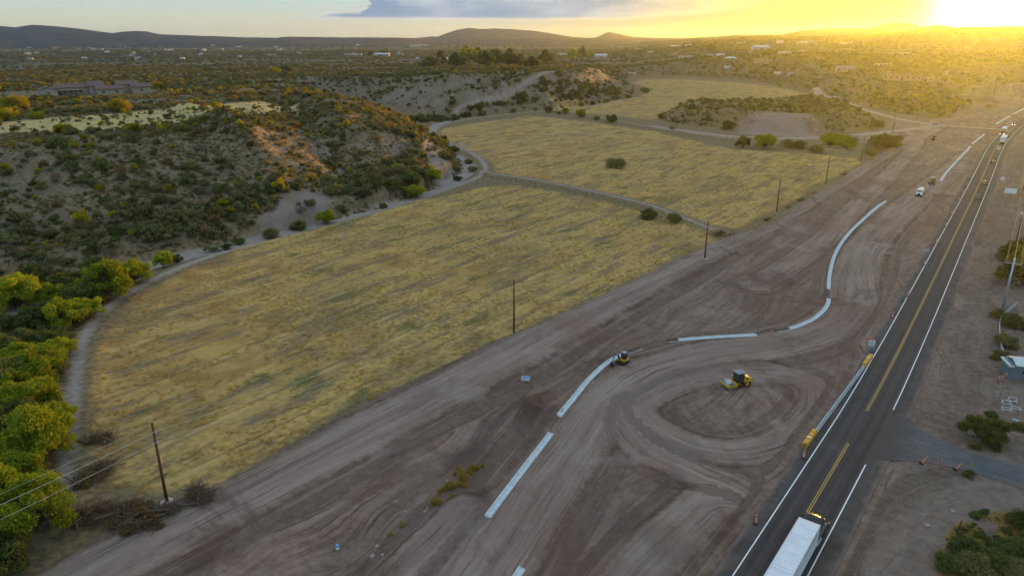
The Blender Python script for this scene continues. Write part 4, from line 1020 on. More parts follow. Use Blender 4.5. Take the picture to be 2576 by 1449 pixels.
tops.insert(0, wood_pole(tuple(first), h0 - hz(*first), 'brown wooden power pole standing nearest the camera below the picture')[1])
for (u, v, vt) in ((2395, 287, 229), (2500, 236, 185)):
    p = GT(u, v); tops.append(wood_pole(p[:2], max(9.0, z_over(p, u, vt) - p[2]), 'far power pole on the brushy hill %s' % ('left of the graded mounds' if u < 2450 else 'behind the graded mounds'), p[2], M_poled)[1])
def wire(pts, label, sag=0.022, r=0.03, group='power line wires', name='power_line'):
    mb = MB(); o0 = np.array(pts[0])
    for a, b in zip(pts[:-1], pts[1:]):
        a, b = np.array(a), np.array(b); L = np.linalg.norm(b - a); n = 12; q = []
        for t in np.linspace(0, 1, n): q.append(a + (b - a) * t - np.array([0, 0, 4 * sag * L * t * (1 - t)]) - o0)
        V, F = tube(q, [r] * n, 4); mb.add(V, F)
    o = mb.build(name, M_wire); o.location = tuple(o0); return tag(o, label, 'wire', group)
off = lambda d, dz: [(t[0] + RNRM[0] * d, t[1] + RNRM[1] * d, t[2] + dz) for t in tops]
wire(off(.0, -.15), 'thin top wire of the pole line along the field', r=.022)
wire(off(.62, -1.08), 'upper conductor wire of the pole line along the field', r=.04)
wire(off(.62, -2.63), 'lower conductor wire of the pole line along the field', .026, r=.034)

# right hand poles
def steel_pole():
    p = G0(2522, 776); z0 = hz(*p); h = z_over(p, 2547, 650) - z0
    e = empty('steel_pole', (p[0], p[1], z0))
    MB().cyl((0, 0, -.4), (0, 0, h), .30, .19, 14).build('pole', M_steel, e, True)
    MB().cyl((0, 0, h), (0, 0, h + .12), .21, .21, 14).build('cap', simple('cap_pale', (.62, .55, .45)), e)
    arm = MB().box((0, 0, h - 1.2), (3.2, .12, .14), rz=-R(36)).build('cross_arm', M_steel, e)
    c, s_ = math.cos(-R(36)), math.sin(-R(36))
    for x in (-1.45, 1.45): MB().cyl((x * c, x * s_, h - 1.15), (x * c, x * s_, h - .75), .07, .05, 8).build('insulator', M_insul, arm)
    tag(e, 'grey steel pole without a lamp right of the highway', 'pole')
    return [(p[0] + x * c, p[1] + x * s_, z0 + h - .75) for x in (-1.45, 1.45)] + [(p[0], p[1], z0 + h - .2)], p, z0, h
s_ends, sp, sz0, sh = steel_pole()
def transformer_pole():
    p = G0(2553, 622); z0 = hz(*p); h = z_over(p, 2572, 512) - z0
    e = empty('transformer_pole', (p[0], p[1], z0))
    MB().cyl((0, 0, -.4), (0, 0, h), .22, .15, 10).build('pole', M_poled, e, True)
    c, s_ = math.cos(-R(36)), math.sin(-R(36))
    MB().box((0, 0, h - .6), (3.0, .12, .14), rz=-R(36)).build('cross_arm', M_poled, e)
    tr = MB().cyl((-.62, -.1, h - 4.2), (-.62, -.1, h - 2.6), .36, .36, 14).build('transformer', M_steel, e, True)
    MB().cyl((-.62, -.1, h - 2.6), (-.62, -.1, h - 2.5), .38, .30, 14).build('lid', M_insul, tr)
    for x in (-1.3, 1.3): MB().cyl((x * c, x * s_, h - .53), (x * c, x * s_, h - .15), .07, .05, 8).build('insulator', M_insul, e)
    tag(e, 'dark wooden pole with a grey can transformer right of the highway', 'utility pole')
    return [(p[0] + x * c, p[1] + x * s_, z0 + h - .15) for x in (-1.3, 1.3)] + [(p[0], p[1], z0 + h - 1.6)]
t_ends = transformer_pole()
far_ends = [(q[0] + 52, q[1] + 74, q[2]) for q in t_ends]
right_ends = [(q[0] + 60, q[1] - 18, q[2]) for q in s_ends]
for k, (a, b, c) in enumerate(zip(s_ends, t_ends, far_ends)):
    wire([a, b, c], '%s wire between the steel pole and the transformer pole' % ('left', 'right', 'lowest')[k], .012, .022, 'wires right of the highway')
for k, (a, c) in enumerate(zip(s_ends, right_ends)):
    wire([a, c], '%s wire running right from the steel pole' % ('left', 'right', 'top')[k], .02, .02, 'wires right of the highway')
def far_support(pts, name, label):
    x = sum(p[0] for p in pts) / 3; y = sum(p[1] for p in pts) / 3; z = hz(x, y); h = max(p[2] for p in pts) - z + .2
    e = empty(name, (x, y, z)); MB().cyl((0, 0, -.4), (0, 0, h), .22, .15, 10).build('pole', M_poled, e, True)
    MB().box((0, 0, h - .45), (3.0, .12, .14), rz=-R(36)).build('cross_arm', M_poled, e)
    tag(e, label, 'utility pole')
far_support(far_ends, 'utility_pole', 'dark wooden pole next up the highway from the transformer pole')
far_support(right_ends, 'utility_pole', 'dark wooden pole at the far right end of the steel pole wires')

# ------------------------------------------------------------------ vehicles
M_tyre = simple('tyre_rubber', (0.016, 0.016, 0.017), .85)
M_rim = simple('rim_metal', (0.40, 0.40, 0.41), .4, .7)
M_glass = simple('window_glass', (0.012, 0.016, 0.020), .08, 0, .8)
M_chrome = simple('chrome', (0.6, 0.6, 0.62), .15, 1.0)
def trailer_paint():
    m, n, b, out = mat('trailer_white'); tc = n.n('ShaderNodeTexCoord'); P = tc.outputs['Object']
    c = n.mix(n.ss(n.noise(P, .5, 5, .7), .3, .7), (.55, .61, .65), (.66, .72, .75))
    c = n.mix(n.m('MULTIPLY', n.ss(n.noise(P, 3.5, 4, .7), .64, .70), n.ss(n.noise(P, .35, 3), .45, .6)), c, (.16, .17, .18))
    n.set(b.inputs['Base Color'], c); b.inputs['Roughness'].default_value = .45; return m
M_wpaint = trailer_paint()
M_dark = simple('truck_dark_paint', (0.020, 0.019, 0.022), .22, .35, .8)
M_frame = simple('chassis_black', (0.012, 0.012, 0.013), .7)
M_red = simple('tail_lamp', (0.35, 0.01, 0.01), .3); M_amber = simple('amber_lamp', (0.7, 0.25, 0.01), .3)
def lamp_mat(name, col, s):
    m, n, b, out = mat(name); b.inputs['Base Color'].default_value = (*col, 1); b.inputs['Emission Color'].default_value = (*col, 1); b.inputs['Emission Strength'].default_value = s; return m
M_head = lamp_mat('lit_headlamp', (1.0, 0.93, 0.75), 6.0)
def wheel(parent, x, y, r, w, dual=False):
    s = 1 if x > 0 else -1
    e = MB().ring(-w / 2, w / 2, r, r * .58, (x, y, r), 22).build('wheel', M_tyre, parent)
    MB().cyl((x - w * .32, y, r), (x + w * .32, y, r), r * .58, r * .58, 16).build('rim', M_rim, e)
    MB().cyl((x + s * w * .30, y, r), (x + s * w * .46, y, r), r * .24, r * .16, 10).build('hub', M_rim, e)
    return e
def semi_truck(loc, rz, label, L=16.0, cabcol=None, text=True, lights=False):
    e = empty('semi_truck', loc, rz)
    W, H0, H1 = 2.6, 1.15, 4.05
    # trailer: front at y = 0, back at y = -L
    tr = MB().box((0, -L / 2, (H0 + H1) / 2), (W, L, H1 - H0), .04).build('trailer', M_wpaint, e)
    mb = MB()
    nr = 26
    for k in range(nr):
        y = -.35 - k * (L - .7) / (nr - 1); mb.box((0, y, H1 + .008 * (k % 3)), (W - .22, .16 + .06 * (k % 2), .045), .02)
    mb.build('roof_bow', M_wpaint, tr)
    M_rail = simple('trailer_rail', (.50, .55, .58), .35, .5)
    for sx in (-1, 1):
        MB().box((sx * (W / 2 - .02), -L / 2, H1 - .02), (.07, L + .01, .10)).build('top_rail', M_rail, tr)
        MB().box((sx * (W / 2 - .01), -L / 2, H0 + .05), (.06, L + .01, .16)).build('bottom_rail', M_rail, tr)
    MB().box((0, .01, H1 - .06), (W + .02, .06, .16)).build('front_rail', simple('rail_pale', (.62, .58, .54), .4, .2), tr)
    sm = MB()
    for k in range(1, 13):
        for sx in (-1, 1): sm.box((sx * (W / 2 + .004), -k * L / 13, (H0 + H1) / 2), (.012, .05, H1 - H0 - .2))
    sm.build('side_seam', M_rail, tr)
    for k in range(2): MB().box((-.63 + 1.26 * k, -L - .03, (H0 + H1) / 2), (1.22, .04, H1 - H0 - .12)).build('rear_door', M_wpaint, tr)
    if text:
        M_txt = simple('lettering_dark', (.02, .06, .09), .5); mb = MB(); rg = random.Random(4)
        y = -1.2
        for k in range(9):
            w_ = .22 + .26 * rg.random(); hgt = (.34 if k < 4 else .2) * (.6 + .5 * rg.random())
            mb.box((W / 2 + .012, y - w_ / 2, H1 - .62 - .05 * rg.random()), (.012, w_ * .75, hgt), rx=.2); y -= w_ + .16
        mb.build('lettering', M_txt, tr)
    MB().box((0, -L / 2, .95), (.9, L - .6, .3)).build('chassis', M_frame, e)
    for y in (-L + 1.4, -L + 2.7):
        for x in (-1.05, 1.05): wheel(e, x, y, .52, .5)
    for x in (-.8, .8): MB().box((x, -3.6, .6), (.12, .14, 1.1)).build('landing_leg', M_frame, e)
    # tractor
    cb = cabcol or M_dark
    MB().box((0, .9, .78), (.95, 7.4, .28)).build('tractor_frame', M_frame, e)
    prof = [(.75, .9), (.75, 3.72), (1.15, 3.86), (2.1, 3.74), (2.75, 3.05), (3.02, 2.35), (3.3, 2.02), (3.3, .9)]
    ring = lambda x, s, dz: [(x, p[0] * s + (1 - s) * 1.9, p[1] - dz) for p in prof]
    cab = MB().loft([ring(-1.25, .94, .16), ring(-1.15, 1, .02), ring(0, 1.02, -.05), ring(1.15, 1, .02), ring(1.25, .94, .16)]).build('cab', cb, e, False)
    MB().prism([(2.42, 3.14), (2.80, 3.10), (3.10, 2.36), (2.98, 2.30)], -1.08, 1.08).build('windscreen', M_glass, cab)
    for sx in (-1, 1): 
        MB().box((sx * 1.255, 2.35, 2.45), (.02, .85, .62)).build('side_window', M_glass, cab)
        MB().box((sx * 1.262, 1.1, 2.2), (.015, .5, .5)).build('sleeper_window', M_glass, cab)
    # roof fairing: a raised shell with an open rear edge and side extenders
    MB().loft([[(x, 1.0, 3.70 - abs(x) * .05), (x, 1.02, 4.02 - x * x * .10), (x, 1.9, 3.98 - x * x * .10), (x, 2.7, 3.24), (x, 2.3, 3.14)] for x in (-1.16, -.8, -.3, .3, .8, 1.16)]).build('roof_fairing', cb, cab, True)
    for sx in (-1, 1): MB().box((sx * 1.23, .62, 2.35), (.05, .55, 2.7)).build('side_extender', cb, cab)
    MB().prism([(3.2, .95), (3.2, 2.08), (4.3, 1.92), (5.0, 1.72), (5.12, 1.1), (5.12, .75), (3.2, .75)], -.82, .82).build('hood', cb, cab)
    for sx in (-1, 1):
        MB().prism([(3.5, .6), (3.55, 1.3), (4.0, 1.5), (4.7, 1.42), (5.1, 1.15), (5.1, .85)], sx * .80, sx * 1.24).build('fender', cb, cab)
        MB().box((sx * 1.02, 5.09, 1.06), (.34, .05, .18)).build('headlamp', M_head if lights else M_rim, cab)
        arm = MB().box((sx * 1.42, 2.95, 2.35), (.36, .05, .05)).build('mirror_arm', M_chrome, cab)
        MB().box((sx * 1.62, 2.98, 2.25), (.22, .08, .72), .03).build('mirror', M_frame, arm)
        MB().cyl((sx * 1.5, 4.1, 1.55), (sx * 1.5, 4.16, 1.95), .10, .12, 8).build('hood_mirror', M_chrome, cab)
        MB().cyl((sx * 1.16, .42, 1.0), (sx * 1.16, .42, 3.75), .075, .075, 8).build('exhaust_stack', M_chrome, e)
        MB().cyl((sx * 1.05, .2, .72), (sx * 1.05, 2.0, .72), .33, .33, 14).build('fuel_tank', M_rim, e)
    MB().box((0, 5.15, .68), (2.4, .18, .42), .05).build('bumper', M_chrome, e)
    MB().box((0, 5.125, 1.3), (1.0, .04, .75)).build('grille', M_frame, e)
    for x in (-1.05, 1.05): wheel(e, x, 4.25, .52, .34)
    for y in (-1.1, -2.4):
        for x in (-1.02, 1.02): wheel(e, x, y, .52, .52)
    for x in (-.8, -.3, .3, .8): MB().box((x, 2.32, 3.80), (.12, .08, .06)).build('marker_lamp', M_amber, cab)
    return tag(e, label, 'truck')
RHEAD = ang_of(ROAD[2], ROAD[4])
def road_pose(u, v, off=None, z=0.0):
    p = np.array(G0(u, v, z)); i = int(np.argmin(np.hypot(*(RC - p).T))); t = RT[i]
    rz = math.atan2(-t[0], t[1])
    if off is not None: p = RC[i] + RN[i] * off
    return p, rz, t, i
c1, c2 = np.array(G0(2010.5, 1300, 4.05)), np.array(G0(2063.7, 1321.7, 4.05))
p, rz, t, i = road_pose(2060, 1330)
mid_ = (c1 + c2) / 2
semi_truck((mid_[0], mid_[1], .025), rz, 'near dark semi truck pulling a long white box trailer toward the sunset')
p, rz, t, i = road_pose(2527, 371, 1.85)
def box_truck(loc, rz, label, cabcol, lights=False, L=14.0):
    return semi_truck(loc, rz, label, L, cabcol, False, lights)
p, rz, t, i = road_pose(2525, 364, 1.8)
M_cabw = simple('cab_white', (.6, .6, .6), .3)
M_cabr = simple('cab_maroon', (.16, .05, .035), .3)
box_truck((p[0] + t[0] * 14.3, p[1] + t[1] * 14.3, .025), rz, 'far white box semi truck driving away up the highway', M_cabw)
p, rz, t, i = road_pose(2518, 342, -1.8)
box_truck((p[0] + t[0] * 6, p[1] + t[1] * 6, .025), rz + math.pi, 'far white box semi truck with lit headlights coming toward us', M_cabr, True)

def car(loc, rz, kind, paint, label, lights=False, scale=1.0):
    e = empty('car', loc, rz, scale)
    suv = kind in ('suv', 'pickup')
    L, W, H = (4.8, 1.9, 1.75) if suv else (4.6, 1.8, 1.45)
    b = .95 if suv else .82
    body = [(-L / 2, .35), (-L / 2 - .03, .62), (-L / 2 + .08, b), (L * .18, b), (L / 2 - .25, b - .12), (L / 2, .62), (L / 2, .35)]
    rg = lambda x, s: [(x, p[0] * s, p[1]) for p in body]
    bd = MB().loft([rg(-W / 2, .95), rg(-W / 2 + .1, 1), rg(W / 2 - .1, 1), rg(W / 2, .95)]).build('body', paint, e)
    y0, y1 = (-L / 2 + .12, L * .16) if suv else (-L / 2 + .55, L * .17)
    if kind == 'pickup': y0 = -.45
    gh = lambda x, q, zt: [(x, y0, b), (x * q, y0 + (.18 if suv else .55), zt), (x * q, y1 - .75, zt), (x, y1, b)]
    MB().loft([gh(-W / 2 + .06, .86, H - .03), gh(W / 2 - .06, .86, H - .03)]).build('windows', M_glass, e)
    MB().box((0, (y0 + y1) / 2 - (.28 if suv else .1), H), (W * .80, (y1 - y0) - (.95 if suv else 1.25), .07), .03).build('roof', paint, e)
    for x in (-W / 2 + .1, W / 2 - .1):
        for y in (-L * .30, L * .31): wheel(e, x, y, .34, .23)
        MB().box((x * .92, L / 2 - .02, .66), (.36, .08, .16)).build('headlight', M_head if lights else M_rim, e)
        MB().box((x * .96, -L / 2 + .01, .74), (.26, .06, .2)).build('tail_light', M_red, e)
        MB().box((x * 1.16, y1 - .5, b + .08), (.2, .1, .14)).build('mirror', paint, e)
    MB().box((0, -L / 2 - .02, .62), (.5, .03, .13)).build('number_plate', simple('plate', (.7, .68, .5)), e)
    return tag(e, label, 'car')
P_black = simple('car_black', (.02, .02, .022), .12, .3, .8); P_grey = simple('car_grey', (.10, .10, .11), .15, .5, .8); P_white = simple('car_white', (.7, .7, .7), .25); P_silver = simple('car_silver', (.36, .36, .36), .2, .6)
for (u, v, o_, kind, pt, back, lb, li) in [(2462, 500, 1.8, 'sedan', P_black, 0, 'nearest dark car driving away on the highway', 0), (2481, 465, 1.8, 'suv', P_grey, 0, 'grey car driving away just ahead of the nearest dark car', 0),
        (2500, 411, 1.8, 'sedan', P_black, 0, 'small dark car behind the white sedan on the highway', 0), (2513, 377, 1.8, 'sedan', P_white, 0, 'white sedan right behind the far box truck', 0), (2554, 316, -1.8, 'suv', P_silver, 1, 'silver car with lit headlights following the oncoming truck', 1)]:
    p, rz, t, i = road_pose(u, v, o_)
    car((p[0], p[1], .025), rz + (math.pi if back else 0), kind, pt, lb, li)
p = G0(2350, 317); q = G0(2330, 313)
car((p[0], p[1], hz(*p)), ang_of(p, q), 'suv', P_white, 'white utility vehicle driving left on the far dirt track')

def water_truck(p, rz, label):
    e = empty('water_truck', (p[0], p[1], hz(*p)), rz)
    MB().box((0, 0, .78), (.95, 7.8, .3)).build('chassis', M_frame, e)
    MB().prism([(.9, .9), (.9, 2.55), (1.2, 2.7), (2.1, 2.62), (2.5, 1.85), (2.5, .9)], -1.15, 1.15).build('cab', P_white, e)
    MB().prism([(2.22, 2.5), (2.32, 2.5), (2.60, 1.92), (2.5, 1.86)], -1.0, 1.0).build('windscreen', M_glass, e)
    for sx in (-1, 1): MB().box((sx * 1.157, 1.75, 2.12), (.02, .8, .6)).build('side_window', M_glass, e)
    MB().prism([(2.45, .9), (2.45, 1.88), (3.7, 1.65), (3.85, 1.0), (3.85, .8)], -.75, .75).build('hood', P_white, e)
    MB().box((0, 3.87, 1.18), (.95, .04, .72)).build('grille', M_frame, e)
    for sx in (-1, 1):
        MB().prism([(2.5, .7), (2.6, 1.25), (3.0, 1.4), (3.6, 1.3), (3.85, .95)], sx * .74, sx * 1.2).build('fender', P_white, e)
        MB().box((sx * 1.0, 3.8, 1.05), (.26, .06, .2)).build('headlight', M_rim, e)
        MB().box((sx * 1.4, 2.2, 2.0), (.2, .08, .6)).build('mirror', M_frame, e)
    rings = [[(math.cos(6.283 * k / 20) * 1.18 * s, y, 1.95 + math.sin(6.283 * k / 20) * .92 * s) for k in range(20)] for y, s in ((-3.9, .7), (-3.75, 1), (.6, 1), (.75, .8))]
    tk = MB().loft(rings).build('tank', P_white, e, True)
    MB().cyl((0, -1.5, 2.85), (0, -1.5, 2.98), .35, .33, 14).build('hatch', M_rim, tk)
    MB().box((0, 3.95, .62), (2.3, .16, .3)).build('bumper', M_frame, e)
    for x in (-1.0, 1.0):
        wheel(e, x, 3.1, .5, .32)
        for y in (-1.9, -3.1): wheel(e, x, y, .5, .5)
    tag(e, label, 'truck')
p = G0(2313, 492); water_truck(p, ang_of(p, G0(2300, 512)), 'white water truck facing us on the haul road below the curb machine')

# ------------------------------------------------------------------ earth moving machines
M_cat = simple('machine_yellow', (0.52, 0.30, 0.022), .4, var=.1, scale=2.0); M_mblk = simple('machine_black', (0.018, 0.018, 0.02), .55)
M_drum = simple('drum_steel', (0.30, 0.34, 0.38), .35, .6, var=.15)
def roller(p, rz, label):
    e = empty('road_roller', (p[0], p[1], hz(*p)), rz)             # drum towards +Y
    dr = MB().cyl((-1.0, 1.75, .76), (1.0, 1.75, .76), .76, .76, 36).build('drum', M_drum, e, True)
    for m_ in (dr.data,): 
        m_.polygons.foreach_set('use_smooth', [len(f.vertices) == 4 for f in m_.polygons])
    fr = MB().box((0, 2.66, .80), (2.5, .16, .42), .03)
    fr.box((-1.15, 1.7, .80), (.16, 2.0, .42), .03).box((1.15, 1.7, .80), (.16, 2.0, .42), .03).box((0, .72, .85), (2.46, .2, .5), .03)
    fo = fr.build('drum_frame', M_cat, e)
    for sx in (-1, 1):
        MB().box((sx * 1.234, 1.35, .86), (.01, .34, .13)).build('mark_plate', M_mblk, fo)
        MB().cyl((sx * 1.0, 1.75, .76), (sx * 1.12, 1.75, .76), .32, .32, 14).build('drum_motor', M_mblk, e)
    MB().box((0, .1, .75), (.9, 1.3, .5), .05).build('articulation', M_cat, e)
    cab = MB().box((0, -.35, 1.25), (1.55, 1.35, .42), .03).build('cab_base', M_mblk, e)
    for x in (-.74, .74):
        for y in (-.98, .28): MB().box((x, y, 2.12), (.09, .09, 1.5)).build('cab_post', M_mblk, cab)
    MB().box((0, -.35, 2.1), (1.42, 1.22, 1.38)).build('cab_glass', simple('cab_tinted_glass', (.022, .045, .035), .06, 0, .8), cab)
    MB().box((0, -.35, 1.75), (.6, .5, .6), .08).build('seat', M_mblk, cab)
    MB().box((0, -.35, 2.93), (1.85, 1.75, .12), .04).build('cab_roof', simple('roof_blue_grey', (.15, .19, .24), .4), cab)
    MB().box((1.12, .4, 2.35), (.05, .12, .4)).build('mirror', M_mblk, cab); MB().box((-1.12, .4, 2.35), (.05, .12, .4)).build('mirror', M_mblk, cab)
    hood = MB().prism([(-1.02, 1.0), (-1.02, 2.1), (-1.5, 2.12), (-2.6, 1.62), (-2.95, 1.25), (-2.95, .85), (-2.0, .85)], -.72, .72).build('engine_hood', M_cat, e)
    for sx in (-1, 1):
        MB().box((sx * .725, -1.75, 1.5), (.012, .7, .35)).build('vent_grille', M_mblk, hood)
        MB().prism([(-.9, 1.15), (-1.1, 1.5), (-2.0, 1.5), (-2.35, 1.2), (-2.1, 1.3), (-1.1, 1.3)], sx * .72, sx * 1.18).build('fender', M_cat, e)
        w = MB().ring(-.26, .26, .76, .40, (sx * .86, -1.55, .76), 24).build('wheel', M_tyre, e)
        MB().cyl((sx * .62, -1.55, .76), (sx * 1.05, -1.55, .76), .40, .40, 18).build('rim', M_cat, w); MB().cyl((sx * 1.02, -1.55, .76), (sx * 1.12, -1.55, .76), .17, .15, 10).build('hub', M_cat, w)
    MB().cyl((.3, -1.3, 2.1), (.3, -1.3, 2.5), .05, .05, 8).build('exhaust', M_mblk, e)
    MB().box((0, -2.98, .98), (1.4, .1, .5), .03).build('rear_bumper', M_cat, e)
    tag(e, label, 'road roller')
p = G0(1852, 972); roller(p, ang_of(G0(1872, 968), G0(1830, 975)), 'yellow road roller with a smooth steel drum and dark cab')
def excavator(p, rz, label, s=1.0, body=None, reach=True, name='mini_excavator'):
    e = empty(name, (p[0], p[1], hz(*p)), rz, s)                    # boom towards +Y
    for sx in (-1, 1):
        prof = [(-.85, .02), (-1.05, .22), (-.9, .46), (.9, .46), (1.05, .22), (.85, .02)]
        tr = MB().prism(prof, sx * .62, sx * .95).build('track', M_tyre, e)
        for k in range(4): MB().cyl((sx * .94, -.6 + .4 * k, .2), (sx * .98, -.6 + .4 * k, .2), .13, .13, 10).build('track_roller', M_mblk, tr)
    MB().box((0, 0, .38), (1.25, .7, .2)).build('undercarriage', M_mblk, e)
    MB().box((0, 1.2, .3), (1.8, .1, .4), rx=.15).build('blade', M_mblk, e)
    bd = MB().box((0, -.25, .82), (1.6, 1.6, .55), .12).build('body', body or M_cat, e)
    MB().box((.35, -.7, 1.25), (.8, .7, .35), .1).build('engine_cover', M_mblk, bd)
    for x in (-.75, .1):
        for y in (-.45, .45): MB().box((x, y, 1.75), (.07, .07, 1.4)).build('cab_post', M_mblk, bd)
    MB().box((-.33, 0, 1.72), (.82, .86, 1.25)).build('cab_glass', M_glass, bd)
    MB().box((-.33, 0, 2.44), (1.0, 1.1, .08), .03).build('cab_roof', simple('cab_roof_grey', (.20, .24, .28), .4), bd)
    pts = [(.35, .5, .9), (.35, 1.1, 2.0), (.35, 2.1, 2.45)] if reach else [(.35, .5, .9), (.35, .9, 1.9), (.35, 1.6, 2.3)]
    st = [(.35, 2.1, 2.45), (.35, 3.0, 1.0)]
    V, F = tube(pts, [.15, .14, .11], 4); bo = MB().add(V, F).build('boom', body and M_mblk or M_mblk, e)
    V, F = tube(st, [.11, .08], 4); ar = MB().add(V, F).build('stick', M_mblk, e)
    MB().cyl((.35, .75, .85), (.35, 1.3, 1.85), .05, .05, 8).build('hydraulic_ram', M_rim, bo)
    MB().cyl((.35, 1.3, 2.3), (.35, 2.4, 2.3), .05, .05, 8).build('hydraulic_ram', M_rim, ar)
    MB().prism([(2.85, 1.05), (3.15, 1.0), (3.2, .5), (2.95, .1), (2.55, .25), (2.8, .45)], .05, .65).build('bucket', M_mblk, e)
    return tag(e, label, 'excavator')
p = G0(1566, 913); excavator(p, ang_of(p, G0(1528, 932)), 'black and yellow mini excavator reaching over the curved curb')
p = G0(2347, 353); excavator(p, ang_of(p, G0(2360, 362)), 'small yellow excavator parked left of the far curbs', 1.25)
def curb_machine(p, rz, label):
    e = empty('curb_machine', (p[0], p[1], hz(*p)), rz)
    mg = simple('machine_grey', (.10, .085, .07), .5)
    for x, y in ((-1.1, 1.6), (1.1, 1.6), (0, -2.0)):
        MB().prism([(y - .75, .02), (y - .9, .25), (y - .7, .5), (y + .7, .5), (y + .9, .25), (y + .75, .02)], x - .2, x + .2).build('track', M_tyre, e)
        MB().cyl((x, y, .45), (x, y, 1.6), .12, .12, 8).build('leg', mg, e)
    MB().box((0, 0, 1.35), (1.9, 3.4, .5), .06).build('frame', mg, e)
    MB().box((-.2, -.4, 2.0), (1.5, 1.7, .85), .12).build('engine_cover', mg, e)
    MB().box((.1, .6, 2.9), (1.7, 1.5, .07), .02).build('canopy', simple('canopy_pale', (.55, .52, .5), .4), e)
    for x in (-.6, .8):
        for y in (0.0, 1.2): MB().box((x, y, 2.3), (.06, .06, 1.2)).build('canopy_post', M_mblk, e)
    MB().prism([(1.5, .6), (2.6, 2.0), (2.9, 2.1), (2.95, 1.9), (1.8, .4)], -.3, .3).build('conveyor', simple('rust', (.17, .075, .03), .8, var=.3), e)
    MB().box((1.35, -.2, .45), (.7, 1.4, .55), .04).build('mould', mg, e)
    tag(e, label, 'machine')
p = G0(2345, 462); curb_machine(p, ang_of(p, G0(2385, 425)) + math.pi, 'dark curb laying machine with a pale canopy at the end of a curb')
# ------------------------------------------------------------------ trees and bushes one can pick out
def tree(u, v, rad, protos, k, label, name='mesquite_tree', hs=1.0, cat='tree', group=None, ref=None, rz=None):
    if rad >= 1.5 and protos in (SHRUBS, SHRUBS_D, SHRUBS_Y): protos = {id(SHRUBS): BUSH, id(SHRUBS_D): BUSH_D, id(SHRUBS_Y): BUSH_Y}[id(protos)]; ref = 2.6
    p = GT(u, v); pl = protos[k % len(protos)]
    ref = ref or (4.2 if protos is TREES else 3.6 if protos is TREES_D else 1.0)
    s = rad / ref
    e = empty(name, (p[0], p[1], p[2] - .05), (u * 1.7) % 6.28 if rz is None else rz); e.scale = (s, s, s * hs)
    link('crown', pl.crown, e); link('trunk', pl.trunk, e)
    return tag(e, label, cat, group)
def z_at(p, u, v):
    d = ray(u, v); return CAM_H + d[2] / math.hypot(d[0], d[1]) * math.hypot(p[0], p[1])
W = 'mesquites crowding the wash on the left'
for q in [(95, 1335, 4.6, TREES, 0, 'bright mesquite nearest the brush pile in the bottom left corner', 1.0), (88, 1165, 5.0, TREES, 1, 'broad yellow green mesquite leaning over the path, second from the corner', 1.05),
          (20, 1120, 4.6, TREES_D, 0, 'dark mesquite at the left edge behind the second tree', 1.1), (75, 1055, 4.2, TREES, 2, 'yellow topped mesquite third along the path', 1.0), (10, 1000, 4.4, TREES_D, 1, 'dark mesquite at the left edge behind the third tree', 1.1),
          (105, 965, 4.4, TREES, 3, 'round mesquite where the path bends, fourth along the path', 1.0), (30, 905, 4.2, TREES_D, 2, 'dark mesquite at the left edge above the path bend', 1.0), (130, 885, 3.6, TREES_D, 0, 'low dark mesquite beside the start of the curved path', .9),
          (170, 825, 4.0, TREES, 4, 'golden mesquite at the top of the curved path', 1.0), (90, 840, 3.8, TREES_D, 1, 'dark mesquite filling in left of the golden one', 1.0), (35, 775, 5.0, TREES, 0, 'golden crowned mesquite at the left edge across the wash', 1.05),
          (125, 765, 3.4, TREES, 2, 'small golden mesquite next to the one at the left edge', .9), (215, 770, 4.4, TREES_D, 2, 'dark mesquite just behind the golden pair by the field corner', 1.0), (270, 752, 5.2, TREES, 1, 'wide golden mesquite at the upper left field corner', 1.0),
          (340, 712, 3.8, TREES, 3, 'golden mesquite at the right end of the left tree row', 1.0), (175, 735, 4.0, TREES_D, 0, 'dark mesquite behind the wide golden one', 1.0), (250, 690, 3.6, TREES_D, 1, 'dark mesquite on the far bank behind the field corner', .9),
          (80, 720, 4.0, TREES_D, 2, 'dark mesquite on the far bank near the left edge', .9), (-25, 1260, 4.6, TREES, 4, 'mesquite cut by the left edge beside the corner tree', 1.0), (-30, 860, 4.5, TREES_D, 0, 'dark mesquite cut by the left edge near the wash', 1.0),
          (55, 1235, 3.6, TREES, 2, 'mesquite squeezed between the corner tree and the broad one', 1.0), (140, 1085, 3.0, TREES, 4, 'small bright mesquite hanging over the path', .9), (45, 1010, 3.4, TREES, 1, 'bright mesquite between the third and fourth trees', 1.0), (150, 905, 3.0, TREES, 0, 'small yellow green mesquite beside the path bend', .9), (60, 930, 3.4, TREES, 3, 'yellow green mesquite left of the round one', 1.0), (225, 800, 3.0, TREES, 2, 'small gold green mesquite at the path top', .9),
          (5, 1449, 3.6, TREES_D, 1, 'dark mesquite cut by the bottom left corner', .9)]:
    tree(q[0], q[1], q[2] * 1.18, q[3], q[4], q[5], 'mesquite_tree', q[6], 'tree', W)
